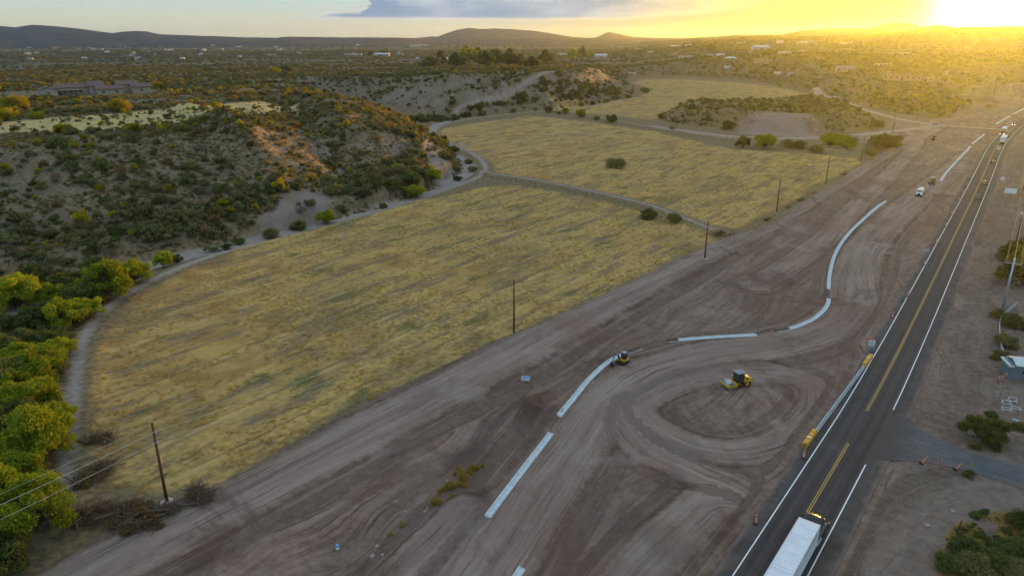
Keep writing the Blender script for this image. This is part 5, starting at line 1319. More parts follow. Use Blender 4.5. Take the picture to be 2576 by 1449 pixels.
for (u, v, r, pr, k, lb) in [(412, 672, 3.0, TREES, 2, 'gold topped bush in the wash right of the left tree row'), (445, 662, 2.2, TREES_D, 0, 'dark bush touching the gold topped bush in the wash'), (535, 634, 2.6, SHRUBS_G, 0, 'pale sage bush in the wash'),
          (572, 628, 1.8, SHRUBS_D, 0, 'dark small bush right of the pale sage bush'), (600, 615, 2.0, SHRUBS_D, 1, 'dark bush on the bank beyond the pale sage bush'), (684, 598, 2.9, SHRUBS, 2, 'round olive bush standing alone in the wash'), (752, 578, 3.0, SHRUBS_D, 2, 'low dark bush left of the yellow topped bush on the bank'),
          (822, 564, 3.6, TREES, 4, 'yellow topped bush on the wash bank below the bare slope'), (858, 528, 2.0, SHRUBS, 3, 'small olive bush above the yellow topped bush'), (965, 524, 1.8, SHRUBS_D, 0, 'small dark bush in the bare wash'), (1045, 498, 4.0, TREES, 0, 'lit green tree lowest of the clump at the foot of the spur'),
          (1032, 470, 5.0, TREES_D, 1, 'large tree in the middle of the clump at the foot of the spur'), (1086, 458, 4.8, TREES, 3, 'gold edged tree at the right of the clump at the foot of the spur'), (990, 480, 4.0, TREES_D, 2, 'dark tree at the left of the clump at the foot of the spur'), (915, 500, 3.6, TREES_D, 0, 'dark tree on the slope left of the spur clump'),
          (1152, 455, 2.2, SHRUBS_D, 1, 'dark bush in the wash below the bluff'), (1190, 432, 2.6, SHRUBS, 0, 'olive bush inside the bend of the path by the bluff'), (1178, 412, 2.2, SHRUBS_D, 2, 'dark bush at the top of the path bend by the bluff'), (1140, 388, 4.2, TREES_D, 0, 'dark tree behind the tip of the bluff'),
          (1115, 368, 4.0, SHRUBS_Y, 0, 'yellow green bush on the bluff edge'), (1117, 352, 2.2, TREES_D, 2, 'lone small tree beside the path at the far field corner'), (1380, 284, 4.0, TREES_D, 1, 'dark tree at the left end of the bank between the far fields'), (1422, 287, 3.2, TREES, 1, 'small green tree on the bank between the far fields, second from the left'),
          (1405, 288, 2.2, SHRUBS_D, 0, 'little dark bush among the trees on the bank between the far fields'), (1460, 295, 4.2, TREES, 2, 'wide crowned tree on the bank between the far fields'), (1500, 302, 3.0, SHRUBS_D, 1, 'dark low bush on the bank between the far fields'), (1538, 308, 4.6, TREES_D, 2, 'biggest dark tree at the right end of the bank trees'),
          (1622, 234, 5.5, SHRUBS, 3, 'round bush at the foot of the far bare bluff'), (1550, 422, 4.6, SHRUBS, 1, 'lone spreading bush in the second field'), (1632, 550, 3.3, SHRUBS_D, 2, 'dark round bush at the end of the levee, left of a pair'), (1695, 558, 2.9, SHRUBS, 4, 'lighter round bush at the end of the levee, right of a pair'),
          (1870, 372, 3.6, TREES_D, 1, 'tree with a visible bare trunk at the left of the far field row'), (1922, 374, 4.6, TREES, 0, 'full green tree right of the bare trunk tree'), (1985, 372, 3.4, SHRUBS, 2, 'olive bush in the middle of the far field row'), (2012, 374, 3.0, SHRUBS_D, 0, 'dark bush right of the olive bush in the far field row'),
          (2052, 384, 3.2, SHRUBS, 0, 'low bush below the far field row'), (2088, 372, 4.6, TREES, 4, 'wide pale green tree of the far field row'), (2130, 378, 4.2, TREES, 2, 'yellow green tree left of the power pole by the far field row'), (2232, 378, 5.6, TREES_D, 0, 'large dark mesquite right of the sixth power pole'), (2205, 372, 4.2, TREES_D, 2, 'dark mesquite left part of the clump right of the sixth power pole'),
          (2190, 392, 2.6, SHRUBS, 1, 'small bush in front of the clump by the sixth power pole'), (1835, 322, 4.5, SHRUBS_D, 1, 'dark bush at the left foot of the mound'), (1690, 326, 2.2, SHRUBS, 2, 'small bush on the bank below the mound'), (2205, 320, 5.0, SHRUBS, 4, 'bush at the right foot of the mound'),
          (2472, 1110, 3.6, TREES_D, 0, 'big round dark green bush right of the side road junction'), (2490, 1050, 1.2, SHRUBS_D, 0, 'small bush behind the big round bush'), (2572, 715, 6.6, TREES_D, 1, 'dark tree at the right edge beside the steel pole'), (2562, 660, 5.4, TREES_D, 2, 'dark tree at the right edge under the transformer'),
          (2510, 800, 1.9, SHRUBS_D, 1, 'dark bush at the base of the steel pole'), (2545, 820, 2.6, SHRUBS_D, 2, 'dark bush inside the silt fence, upper'), (2530, 870, 2.4, SHRUBS, 1, 'bush inside the silt fence, lower'), (2502, 905, 1.0, SHRUBS_D, 0, 'little round bush left of the blue shed'), (2520, 900, 1.6, SHRUBS, 3, 'bush between the silt fence and the blue shed'),
          (2385, 1432, 1.8, SHRUBS_D, 1, 'dark weeds at the lower left of the corner lot'), (2430, 1395, 2.2, SHRUBS_D, 2, 'dark bush beside the leaning fence post'), (2440, 1445, 2.4, SHRUBS, 0, 'olive bush at the bottom edge of the corner lot'), (2500, 1425, 2.0, SHRUBS_D, 0, 'dark bush low in the bottom right corner'), (2545, 1395, 2.4, SHRUBS_D, 1, 'dark bush at the right edge of the corner lot'), (2566, 1320, 1.8, SHRUBS_D, 2, 'dark bush at the right edge above the corner lot'),
          (2420, 1340, .9, SHRUBS, 1, 'small weed by the fence post'), (2455, 1300, .8, SHRUBS_D, 0, 'small dark weed at the top of the corner lot'), (2550, 1448, 2.0, SHRUBS, 4, 'bright bush in the very bottom right corner'),
          (2495, 1128, 1.4, SHRUBS_D, 1, 'dark weed along the upper side of the side road'), (2455, 1128, 1.1, SHRUBS, 2, 'olive weed below the big round bush'), (2440, 1198, 1.0, SHRUBS, 0, 'weed under the striped marker along the side road'), (2560, 1080, 1.2, SHRUBS_D, 0, 'weed near the white frames'),
          (1812, 594, 2.0, SHRUBS_B, 0, 'brown dead brush beside the third power pole'), (1845, 600, 1.8, SHRUBS_B, 1, 'second brown dead brush beside the third power pole'), (1930, 556, 1.6, SHRUBS_B, 0, 'brown dead brush left of the fourth power pole'), (1985, 528, 1.8, SHRUBS_B, 1, 'brown dead brush right of the fourth power pole'), (2015, 508, 1.8, SHRUBS_B, 0, 'brown dead brush farther up from the fourth power pole'),
          (2048, 490, 1.5, SHRUBS_B, 1, 'brown dead brush nearest the fifth power pole'), (2122, 442, 1.8, SHRUBS_B, 0, 'brown dead brush past the fifth power pole'), (2485, 274, 4.0, SHRUBS_B, 1, 'brown brush on the graded slope below the mounds')]:
    tree(u, v, r * (1.35 if 1860 < u < 2240 and 360 < v < 395 else 1.0), pr, k, lb, 'bush' if pr not in (TREES, TREES_D) else 'mesquite_tree', .78 if pr not in (TREES, TREES_D) else 1.0, 'bush' if 'tree' not in lb.split(' at ')[0] else 'tree')
# plateau: bright palo verdes and others
for (u, v, r, lb, k) in [(305, 280, 5.2, 'round yellow palo verde on the plateau below the adobe house', 0), (40, 276, 6.2, 'large yellow palo verde at the left edge of the plateau', 1), (15, 305, 5.0, 'yellow green palo verde at the left edge nearest the pale grass', 0), (95, 300, 3.2, 'orange brown low bush beside the left edge palo verde', 1),
                         (690, 188, 6.5, 'yellow palo verde far back on the plateau', 0), (195, 262, 2.4, 'little yellow bush left of the round palo verde', 1), (545, 275, 3.0, 'yellow bush right of the round palo verde on the plateau', 0), (160, 335, 3.4, 'yellow topped bush at the plateau edge', 1), (340, 335, 3.4, 'yellow tipped bush at the plateau edge right of the first', 0),
                         (395, 225, 5.0, 'green tree at the right end of the adobe house', 1)]:
    tree(u, v, r, SHRUBS_Y, k, lb, 'palo_verde_tree', .8, 'tree')
# tall trees on the middle skyline
FARTALL = [plant_proto(190 + i, 1.0, 2.6 + i, .12, 22, 1100, .22, (M_leaf_dark, M_leaf_tree, M_leaf_dark)[i]) for i in range(3)]
for (u, v, vt, wpx, k, lb) in [(1177, 168, 106, 22, 1, 'tallest tree on the middle skyline'), (1112, 168, 113, 12, 2, 'thin tall tree left of the tallest skyline tree'), (1205, 166, 118, 17, 0, 'tree right of the tallest skyline tree'), (1240, 170, 122, 26, 0, 'wide dark tree in the skyline grove'), (1278, 170, 120, 20, 0, 'brown tinted tree at the right of the skyline grove'), (1225, 172, 126, 18, 0, 'dark tree in front in the skyline grove'), (1308, 170, 134, 18, 0, 'low tree at the right end of the skyline grove'),
                         (1150, 172, 130, 20, 0, 'tree at the left foot of the tallest skyline tree'), (1375, 162, 124, 20, 0, 'dark lone tree right of the skyline grove'), (1438, 156, 115, 12, 1, 'tall tree by the pale barn'), (1465, 150, 114, 10, 0, 'second tall tree behind the one by the pale barn'), (1335, 172, 140, 20, 0, 'bushy tree under the right end of the grove'),
                         (1085, 174, 140, 24, 0, 'tree at the left end of the skyline grove'), (935, 142, 128, 9, 0, 'dark tree left of the pale houses on the plain'), (965, 140, 120, 12, 1, 'tall tree over the pale houses on the plain'), (722, 184, 163, 20, 0, 'dark tree on the plateau behind the palo verde'), (1790, 130, 110, 9, 0, 'dark tall tree on the right hillside'), (1935, 142, 122, 14, 0, 'big dark tree below the grey roofed house')]:
    p = GT(u, v); pl = FARTALL[k]; d_ = math.hypot(p[0], p[1]); hh = z_at(p, u, vt) - p[2]
    e = empty('tall_tree', (p[0], p[1], p[2] - .1), u % 6.28); s = wpx * d_ / 1786.0; e.scale = (s, s, hh / (2.6 + k))
    link('crown', pl.crown, e); link('trunk', pl.trunk, e); tag(e, lb, 'tree', None)

# ------------------------------------------------------------------ dark green brush along the foot of the middle hill
def foot_brush():
    rg = np.random.default_rng(31); line = GL([(880, 300), (980, 305), (1060, 312), (1140, 300), (1210, 292), (1300, 282), (1400, 275), (1480, 264), (1560, 250)])
    P = resample(line, 7.0); pts = []; sc = []
    for p in P:
        for _ in range(5):
            q = (p[0] + rg.normal() * 6, p[1] + 6 + abs(rg.normal()) * 13); 
            if seg_dist(np.array([q[0]]), np.array([q[1]]), TRAILB)[0][0] < 5 or seg_dist(np.array([q[0]]), np.array([q[1]]), PATH)[0][0] < 4: continue
            pts.append((q[0], q[1])); sc.append(1.6 + 1.8 * rg.random())
    pts = np.array(pts); z = height(pts[:, 0], pts[:, 1])
    scatter('dense_brush', np.c_[pts, z - .05], np.array(sc), rg.random(len(pts)) * 6.28, rg.integers(0, 4, len(pts)), [p.crown for p in SHRUBS_D] + [SHRUBS[0].crown], 'dense dark brush along the foot of the middle hill')
    # thick brush in the wash corner at left under the mesquites
    n = 520; u = rg.random(n) * 330 - 60; v = 690 + rg.random(n) * 620
    q = np.array([G0(a, b) for a, b in zip(u, v)]); x, y = q.T
    dp = seg_dist(x, y, PATH)[0]; sd = seg_dist(x, y, PATH)[2]
    k = (sd < 0) & (dp > 3.2) & (seg_dist(x, y, WASH)[0] > 4.5); x, y = x[k], y[k]; z = height(x, y)
    scatter('wash_undergrowth', np.c_[x, y, z - .05], 1.2 + 1.3 * rg.random(len(x)), rg.random(len(x)) * 6.28, rg.integers(0, 5, len(x)), [p.crown for p in SHRUBS_D] + [SHRUBS[0].crown, SHRUBS_G[0].crown], 'low green undergrowth beneath the mesquites in the wash')
foot_brush()

# ------------------------------------------------------------------ heaps of cleared brush
def brush_pile(u, v, a, b, h, n, label, seed, leafn, rz=0.0, wood=M_twig):
    rg = np.random.default_rng(seed); p = GT(u, v); e = empty('brush_pile', p, rz)
    parts = []
    for i in range(n):
        th = rg.random() * 6.283; q = math.sqrt(rg.random()); hh = h * (1 - q * q) * rg.random()
        c = np.array([math.cos(th) * q * a, math.sin(th) * q * b, .1 + hh])
        d = rg.normal(size=3); d[2] = abs(d[2]) * .5; d /= np.linalg.norm(d); l = .5 + 1.5 * rg.random()
        m = c + d * l * .5 + rg.normal(size=3) * .15; r0 = .018 + .05 * rg.random() ** 3
        parts.append(tube([c, m, c + d * l + rg.normal(size=3) * .2], [r0, r0 * .7, r0 * .3], 4))
    V, F = join_parts(parts); link('branches', mesh_np('branches', V, F, [wood]), e)
    if leafn:
        k = 22; cc = []
        for i in range(k):
            th = rg.random() * 6.283; q = math.sqrt(rg.random()) * .85; cc.append((math.cos(th) * q * a, math.sin(th) * q * b, h * (1 - q * q) * (.3 + .5 * rg.random())))
        co, f, ti = leaves(rg, np.array(cc), np.full(k, .75) * (a + b) / 8, leafn, .22, .6)
        co[:, 2] = np.maximum(co[:, 2], .02)
        me = mesh_np('dry_foliage', co, f, [M_leaf_brown]); at = me.attributes.new('leaf', 'FLOAT', 'FACE'); at.data.foreach_set('value', ti.astype(np.float32)); link('dry_foliage', me, e)
    for i in range(4):
        th = rg.random() * 6.28; c = np.array([rg.normal() * a * .4, rg.normal() * b * .4, h * .55]); d = np.array([math.cos(th), math.sin(th), .15]) * (1.0 + rg.random())
        V, F = tube([c - d, c, c + d], [.12, .14, .08], 7); link('log', mesh_np('log', V, F, [wood], smooth=True), e)
    return tag(e, label, 'brush pile', 'heaps of cleared brush')
brush_pile(505, 1268, 2.6, 1.6, 1.5, 420, 'dark root and branch pile right of the nearest power pole', 1, 500, R(-40))
brush_pile(345, 1318, 5.2, 3.4, 2.2, 620, 'largest heap of dead brush in front of the nearest power pole, tops lit orange', 2, 5200, R(-25))
brush_pile(240, 1300, 3.8, 2.8, 1.9, 380, 'heap of dead brush between the corner mesquite and the largest heap', 3, 3400, R(10))
brush_pile(236, 1200, 4.2, 2.0, 1.5, 420, 'dark brown brush strip right of the path below the second mesquite', 4, 1800, R(80))
brush_pile(250, 1110, 2.6, 1.8, 1.2, 300, 'dark brush heap at the lower field corner beside the path', 5, 300, R(20))
brush_pile(430, 1300, 1.8, 1.2, .7, 160, 'small spill of branches between the pole and the root pile', 6, 200)

# ------------------------------------------------------------------ yellow weeds along the old ditch
def weeds():
    rg = np.random.default_rng(77); L = resample(GL([(1005, 1345), (1060, 1300), (1100, 1262), (1140, 1225), (1195, 1185)]), .35); P = []
    for p in L:
        for _ in range(3): P.append((p[0] + rg.normal() * .8, p[1] + rg.normal() * .8))
    P = np.array(P); m = (fbm(P[:, 0], P[:, 1], 2.6, 2, 3) > .52) & (rg.random(len(P)) < .7); P = P[m]; z = height(P[:, 0], P[:, 1]); N = len(P)
    M_yw = leaf_material('yellow_weed', (.20, .14, .03), (.42, .31, .075), .3)
    T = [tuft_mesh(300 + i, 50, .32, .55, .03, M_yw) for i in range(2)] + [SHRUBS_D[0].crown]
    pk = rg.integers(0, 2, N); sc = .7 + .6 * rg.random(N); g = rg.random(N) < .05; pk[g] = 2; sc[g] = .35
    scatter('yellow_weeds', np.c_[P, z], sc, rg.random(N) * 6.28, pk, T, 'ragged strip of yellow weeds along the old ditch bank')
    # corner lot grass at lower right
    n = 900; u = 2330 + rg.random(n) * 330; v = 1290 + rg.random(n) * 220; q = np.array([G0(a, b) for a, b in zip(u, v)]); x, y = q.T
    k = (u > 2376 + (1449 - v) * .12) & (fbm(x, y, 3.5, 2, 8) > .42) & (u > 2395 + (1330 - v) * 0.9); x, y = x[k], y[k]; z = height(x, y)
    T2 = [TUFTS[0], SHRUBS_D[0].crown, SHRUBS[1].crown]; pk = rg.choice(3, len(x), p=[.72, .16, .12]); sc = np.where(pk == 0, .8 + .5 * rg.random(len(x)), .25 + .4 * rg.random(len(x)))
    scatter('corner_grass', np.c_[x, y, z], sc, rg.random(len(x)) * 6.28, pk, T2, 'rough grass and weeds over the corner lot at lower right')
weeds()
# ------------------------------------------------------------------ houses
M_stucco = simple('stucco_tan', (.32, .26, .19), .9, var=.08); M_stw = simple('stucco_white', (.44, .43, .41), .9, var=.05); M_stb = simple('stucco_brown', (.30, .21, .15), .9, var=.08)
M_tile = simple('roof_tile', (.125, .072, .055), .85, var=.3, scale=4.0); M_metal = simple('roof_metal', (.40, .44, .47), .45, .2); M_shing = simple('roof_shingle', (.20, .18, .17), .9, var=.15); M_win = simple('dark_window', (.02, .025, .03), .1, 0, .8)
def house(loc, rz, w, d, h, style, wall, roof, label, group=None, detail=True, name='house', cat='house'):
    e = empty(name, loc, rz)
    wl = MB().box((0, 0, h / 2 - .4), (w, d, h + .8)).build('wall', wall, e)
    if style == 'gable':
        r = d * .22; ov = .45
        MB().prism([(-d / 2 - ov, h - .05), (0, h + r), (d / 2 + ov, h - .05), (d / 2 + ov, h + .12), (0, h + r + .2), (-d / 2 - ov, h + .12)], -w / 2 - ov, w / 2 + ov).build('roof', roof, e)
        for sx in (-1, 1): MB().add([(sx * w / 2, -d / 2, h), (sx * w / 2, d / 2, h), (sx * w / 2, 0, h + r - .02)], [(0, 1, 2)]).build('gable_wall', wall, e)
    elif style == 'hip':
        r = d * .2; ov = .5; q = d * .45
        MB().add([(-w / 2 - ov, -d / 2 - ov, h), (w / 2 + ov, -d / 2 - ov, h), (w / 2 + ov, d / 2 + ov, h), (-w / 2 - ov, d / 2 + ov, h), (-w / 2 + q, 0, h + r), (w / 2 - q, 0, h + r)],
                 [(0, 1, 5, 4), (1, 2, 5), (2, 3, 4, 5), (3, 0, 4), (3, 2, 1, 0)]).build('roof', roof, e)
    else:
        MB().box((0, 0, h + .12), (w + .5, d + .5, .25)).build('roof', roof, e)
    if detail:
        n = max(2, int(w / 4.5))
        for i in range(n):
            x = -w / 2 + (i + .5) * w / n
            if i == n // 2: MB().box((x, -d / 2 - .03, 1.05), (1.1, .06, 2.1)).build('door', M_win, e)
            else:
                wd = MB().box((x, -d / 2 - .03, h * .55), (1.5, .06, 1.2)).build('window', M_win, e)
                MB().box((x, -d / 2 - .07, h * .55), (.08, .06, 1.2)).build('frame', M_stw, wd)
    return tag(e, label, cat, group)
rgh = np.random.default_rng(12)
def px_w(p, wpx): return wpx * math.sqrt(p[0] ** 2 + p[1] ** 2 + (p[2] - CAM_H) ** 2) / 1786.0 * 1.06
HS = [(1512, 146, 27, 'gable', M_stw, M_metal, 'pale barn with a metal roof at the left of the right hillside', .35), (1726, 148, 31, 'flat', M_stw, M_metal, 'long low house with a grey roof on the right hillside', .2), (1697, 139, 15, 'flat', M_stucco, M_shing, 'small boxy house above the long low house', .4),
      (1700, 121, 20, 'gable', M_stw, M_stw, 'small pale house with trees near the hill crest', .3), (1732, 118, 14, 'flat', M_stw, M_metal, 'small white house right of the one near the crest', .4), (1788, 144, 14, 'gable', M_stw, M_shing, 'grey gabled house, left of two neighbours', .4), (1812, 144, 17, 'gable', M_stw, M_metal, 'metal roofed house, right of two neighbours', .3),
      (1838, 152, 26, 'hip', M_stucco, M_metal, 'low house with a pale hip roof below two neighbours', .2), (1917, 159, 36, 'flat', M_stucco, M_tile, 'large two storey tan house on the right hillside', .34), (1914, 126, 38, 'hip', M_stw, M_metal, 'wide house with a pale roof above the two storey house', .2), (1943, 117, 14, 'flat', M_stucco, M_shing, 'small flat house near the crest', .35),
      (1962, 111, 13, 'gable', M_stw, M_stw, 'tiny white gabled house on the crest', .4), (1864, 111, 16, 'flat', M_stw, M_stw, 'pale house far back left of the crest house', .25), (1966, 137, 38, 'flat', M_stw, M_stw, 'white house with a long porch right of the wide pale roof', .16), (2034, 109, 32, 'flat', M_stw, M_stw, 'long pale house on the crest at right', .16),
      (2009, 110, 14, 'flat', M_stw, M_stw, 'small pale house left of the long crest house', .25), (2127, 112, 24, 'flat', M_stw, M_stw, 'pale house in the sun haze near the crest', .2), (2126, 180, 36, 'gable', M_stucco, M_shing, 'brown roofed house above the dirt bank', .2), (1955, 189, 14, 'gable', M_stw, M_metal, 'small white shed house low on the right slope', .3),
      (1988, 188, 14, 'flat', M_stw, M_shing, 'small house right of the white shed house', .3), (2018, 131, 11, 'flat', M_stw, M_stw, 'tiny pale house right of the long porch house', .25), (1828, 173, 11, 'gable', M_stw, M_metal, 'tiny white shed above the far field', .4), (1607, 128, 20, 'flat', M_stucco, M_stw, 'tan house left on the right hillside', .25), (1637, 133, 14, 'flat', M_stw, M_shing, 'small house right of the tan house', .3),
      (2272, 201, 70, 'flat', M_stb, M_tile, 'long brown roofed building in the sun haze', .14), (2330, 205, 26, 'flat', M_stucco, M_stucco, 'tan annex right of the long brown roofed building', .3), (2375, 186, 14, 'flat', M_stw, M_stw, 'white box house in the sun haze', .35), (2222, 166, 30, 'flat', M_stw, M_stucco, 'low pale house in the haze above the brown roofed building', .12), (2270, 137, 24, 'flat', M_stw, M_stw, 'far pale house in the strongest sun haze', .14), (2240, 138, 24, 'flat', M_stw, M_stw, 'far pale house left of the one in the strongest haze', .14),
      (1028, 156, 46, 'flat', M_stb, M_tile, 'long low red roofed house left of the skyline grove', .12), (1130, 154, 44, 'hip', M_stw, M_metal, 'pale roofed house under the skyline grove', .14), (888, 141, 38, 'flat', M_stw, M_stw, 'pale blue house on the plain left of the tall trees', .2), (958, 142, 40, 'gable', M_stw, M_metal, 'pale house with long roof on the plain below the tall trees', .14), (1008, 140, 18, 'flat', M_stw, M_metal, 'small pale house right of the tall trees on the plain', .2), (1365, 141, 14, 'gable', M_stw, M_stw, 'white house behind the lone dark tree', .5), (1415, 139, 22, 'flat', M_stw, M_stw, 'white house left of the barn trees', .25), (1590, 188, 16, 'flat', M_stw, M_metal, 'small low shed at the far left corner of the far field', .15)]
for (u, v, wpx, st, wl, rf, lb, hr) in HS:
    p = GT(u, v); w = px_w(p, wpx); h = min(max(w * hr * .8, 2.6), 6.0)
    a = math.atan2(-p[0], p[1]) + rgh.normal() * .25
    house((p[0], p[1], p[2]), a, w, min(w * .6, 14), h, st, wl, rf, lb, detail=wpx > 20)
# the adobe house on the plateau: joined wings under tiled roofs
def adobe():
    p = GT(235, 238); e = empty('adobe_house', p, math.atan2(-p[0], p[1]) + .06)
    sc = px_w(p, 88) / 100.0
    def wing(x, y, w, d, h, kind, nm='wing'):
        x, w = x * sc, w * sc
        wl = MB().box((x, y, h / 2 - .6), (w, d, h + 1.2)).build('wall', M_stucco, e)
        if kind == 'x':
            r = d * .20
            rf = MB().prism([(y - d / 2 - .7, h - .05), (y, h + r), (y + d / 2 + .7, h - .05), (y + d / 2 + .7, h + .15), (y, h + r + .22), (y - d / 2 - .7, h + .15)], x - w / 2 - .6, x + w / 2 + .6).build('roof', M_tile, e)
        else:
            r = w * .18; V = [(x - w / 2 - .6, h - .05), (x, h + r), (x + w / 2 + .6, h - .05), (x + w / 2 + .6, h + .15), (x, h + r + .22), (x - w / 2 - .6, h + .15)]
            y0, y1 = y - d / 2 - .6, y + d / 2 + .6; k = 6
            MB().add([(a, y0, b) for a, b in V] + [(a, y1, b) for a, b in V], [(i, (i + 1) % k, k + (i + 1) % k, k + i) for i in range(k)] + [tuple(range(k))[::-1], tuple(range(k, 2 * k))]).build('roof', M_tile, e)
            MB().add([(x - w / 2, y - d / 2, h), (x + w / 2, y - d / 2, h), (x, y - d / 2, h + r)], [(0, 1, 2)]).build('gable_wall', M_stucco, e)
        n = max(1, int(w / 6))
        for i in range(n):
            wd = MB().box((x - w / 2 + (i + .5) * w / n, y - d / 2 - .04, h * .5), (1.3, .08, 1.3)).build('window', M_win, e)
            MB().box((x - w / 2 + (i + .5) * w / n, y - d / 2 - .09, h * .5), (.1, .06, 1.3)).build('frame', M_stb, wd)
    wing(-86, 0, 36, 10, 3.6, 'y'); wing(-40, 6, 64, 11, 4.4, 'x'); wing(8, 5, 30, 13, 5.0, 'x'); wing(32, -4, 52, 9, 3.4, 'x'); wing(72, 10, 44, 10, 5.0, 'x'); wing(98, 0, 40, 9, 3.8, 'x')
    MB().box((-44 * sc, -1.5, 3.2), (52 * sc, 4.5, .25)).build('porch_roof', M_stb, e)
    for i in range(6): MB().box(((-68 + i * 9.6) * sc, -3.6, 1.3), (.35, .35, 3.6)).build('porch_post', M_stb, e)
    MB().box((-28 * sc, 5, 4.8), (1.6, 1.4, 5.5)).build('chimney', M_stucco, e); MB().box((120 * sc, -3, .6), (14 * sc, .4, 3.0)).build('garden_wall', M_stucco, e)
    tag(e, 'sprawling adobe house with red tiled roofs on the left plateau', 'house')
adobe()
# distant town on the plain
def town():
    rg = np.random.default_rng(21); n = 0
    for k in range(400):
        u = rg.random() * 1050 + 10; v = 113 + rg.random() ** 1.6 * 42
        if rg.random() > (.9 if u < 760 else .45) or n >= 90: continue
        p = GT(u, v)
        if p[1] < 900: continue
        w = px_w(p, 5 + 8 * rg.random()); h = max(3.0, min(w * .3, 6.5))
        wl = [M_stw, M_stw, M_stucco][rg.integers(3)]; rf = [M_stw, M_metal, M_shing, M_tile][rg.integers(4)]; st = ['gable', 'flat', 'hip'][rg.integers(3)]
        nm = {M_stw.name: 'white walled', M_stucco.name: 'tan walled'}[wl.name]; rn = {M_stw.name: 'white', M_metal.name: 'metal', M_shing.name: 'grey shingle', M_tile.name: 'red tile'}[rf.name]
        house((p[0], p[1], p[2]), rg.random() * 3.14, w, w * .6, h, st, wl, rf, 'tiny %s house with a %s %s roof in the far town' % (nm, st, rn), '%s far town houses with %s %s roofs' % (nm, st, rn), False); n += 1
    for (u, v, w, lb) in [(890, 112, 60, 'long white warehouse at the far edge of the plain'), (935, 111, 34, 'far white warehouse right of the long one'), (1045, 118, 26, 'pale far building left of the mesa foot'), (1065, 117, 20, 'second pale far building left of the mesa foot')]:
        p = GT(u, v); W_ = px_w(p, w); house((p[0], p[1], p[2]), .1, W_, W_ * .4, 9, 'flat', M_stw, M_stw, lb, None, False, 'warehouse', 'building')
town()

# ------------------------------------------------------------------ roadworks furniture
M_or = simple('safety_orange', (.62, .13, .02), .55); M_wh = simple('reflective_white', (.72, .68, .66), .5); M_rub = simple('rubber_base', (.03, .022, .02), .8); M_lamp = simple('amber_lens', (.75, .33, .01), .3)
def channelizer():
    e = empty('channelizer', (0, 0, 0))
    MB().prism([(-.32, 0), (-.30, .11), (.30, .11), (.32, 0)], -.38, .38).build('base', M_rub, e)
    bd = MB().box((0, 0, .64), (.30, .12, 1.06), .04).build('panel', M_or, e)
    for k in range(3):
        for sy in (-1, 1): MB().box((0, sy * .063, .36 + k * .27), (.29, .008, .10), ry=.55).build('white_stripe', M_wh, bd)
    MB().box((0, 0, 1.2), (.12, .08, .10)).build('handle', M_or, e)
    lm = MB().cyl((0, -.05, 1.38), (0, .05, 1.38), .12, .12, 14).build('warning_lamp', M_lamp, e)
    return e
ch0 = channelizer(); used = [False]
CH = [(2021, 1152, 'striped channelizer with amber lamp just before the near crash cushion'), (1901, 1317, 'striped channelizer nearest to us beside the white road line'), (2245, 800, 'channelizer on the shoulder, first above the white sign'), (2284, 747, 'channelizer on the shoulder, second above the white sign'), (2325, 667, 'channelizer on the shoulder, third above the white sign'), (2355, 613, 'channelizer on the shoulder level with the flagged far sign'),
      (2378, 572, 'channelizer on the shoulder, fifth above the white sign'), (2394, 540, 'channelizer on the shoulder, sixth above the white sign'), (2412, 505, 'channelizer on the shoulder, seventh above the white sign'), (2421, 487, 'channelizer on the shoulder, eighth above the white sign'), (2431, 468, 'channelizer on the shoulder, ninth above the white sign'), (2438, 450, 'channelizer on the shoulder, tenth above the white sign'),
      (2446, 430, 'channelizer on the shoulder, eleventh above the white sign'), (2454, 413, 'channelizer beside the start of the road curve'), (2464, 396, 'channelizer leaning in the road curve'), (2471, 381, 'channelizer at the top of the road curve'), (2499, 352, 'channelizer just before the oncoming truck'), (2545, 312, 'channelizer beside the silver oncoming car')]
for (u, v, lb) in CH:
    p = G0(u, v); o = ch0 if not used[0] else copy_tree(ch0); used[0] = True
    dr_ = seg_dist(np.array([p[0]]), np.array([p[1]]), ROAD)[0][0]
    o.location = (p[0], p[1], .022 if dr_ < 5.3 else hz(*p)); o.rotation_euler = (0, 0, -R(20)); tag(o, lb, 'channelizer', 'striped channelizers along the roadworks')
for (u, v, lb, tilt) in [(2317, 1166, 'toppled striped channelizer on the lower side of the side road', R(52)), (2402, 1182, 'second toppled channelizer farther right on the side road edge', R(60))]:
    o = copy_tree(ch0); p = G0(u, v); o.location = (p[0], p[1], hz(*p) + .06); o.rotation_euler = (R(8), tilt, R(35)); tag(o, lb, 'channelizer', 'striped channelizers along the roadworks')
def text_mesh(txt, size, material, name='lettering'):
    cu = bpy.data.curves.new('t', 'FONT'); cu.body = txt; cu.size = size; cu.align_x = 'CENTER'; cu.align_y = 'CENTER'; cu.extrude = .004; cu.offset = size * .02
    ob = bpy.data.objects.new('t', cu); COL.objects.link(ob)
    me = bpy.data.meshes.new_from_object(ob.evaluated_get(bpy.context.evaluated_depsgraph_get())); bpy.data.objects.remove(ob); bpy.data.curves.remove(cu)
    me.name = name; me.materials.append(material); return me
M_sign = simple('sign_white', (.62, .72, .76), .5); M_txtb = simple('sign_black', (.02, .03, .04), .5); M_flag = simple('flag_red', (.62, .03, .06), .8); M_back = simple('sign_back', (.42, .44, .46), .5, .4)
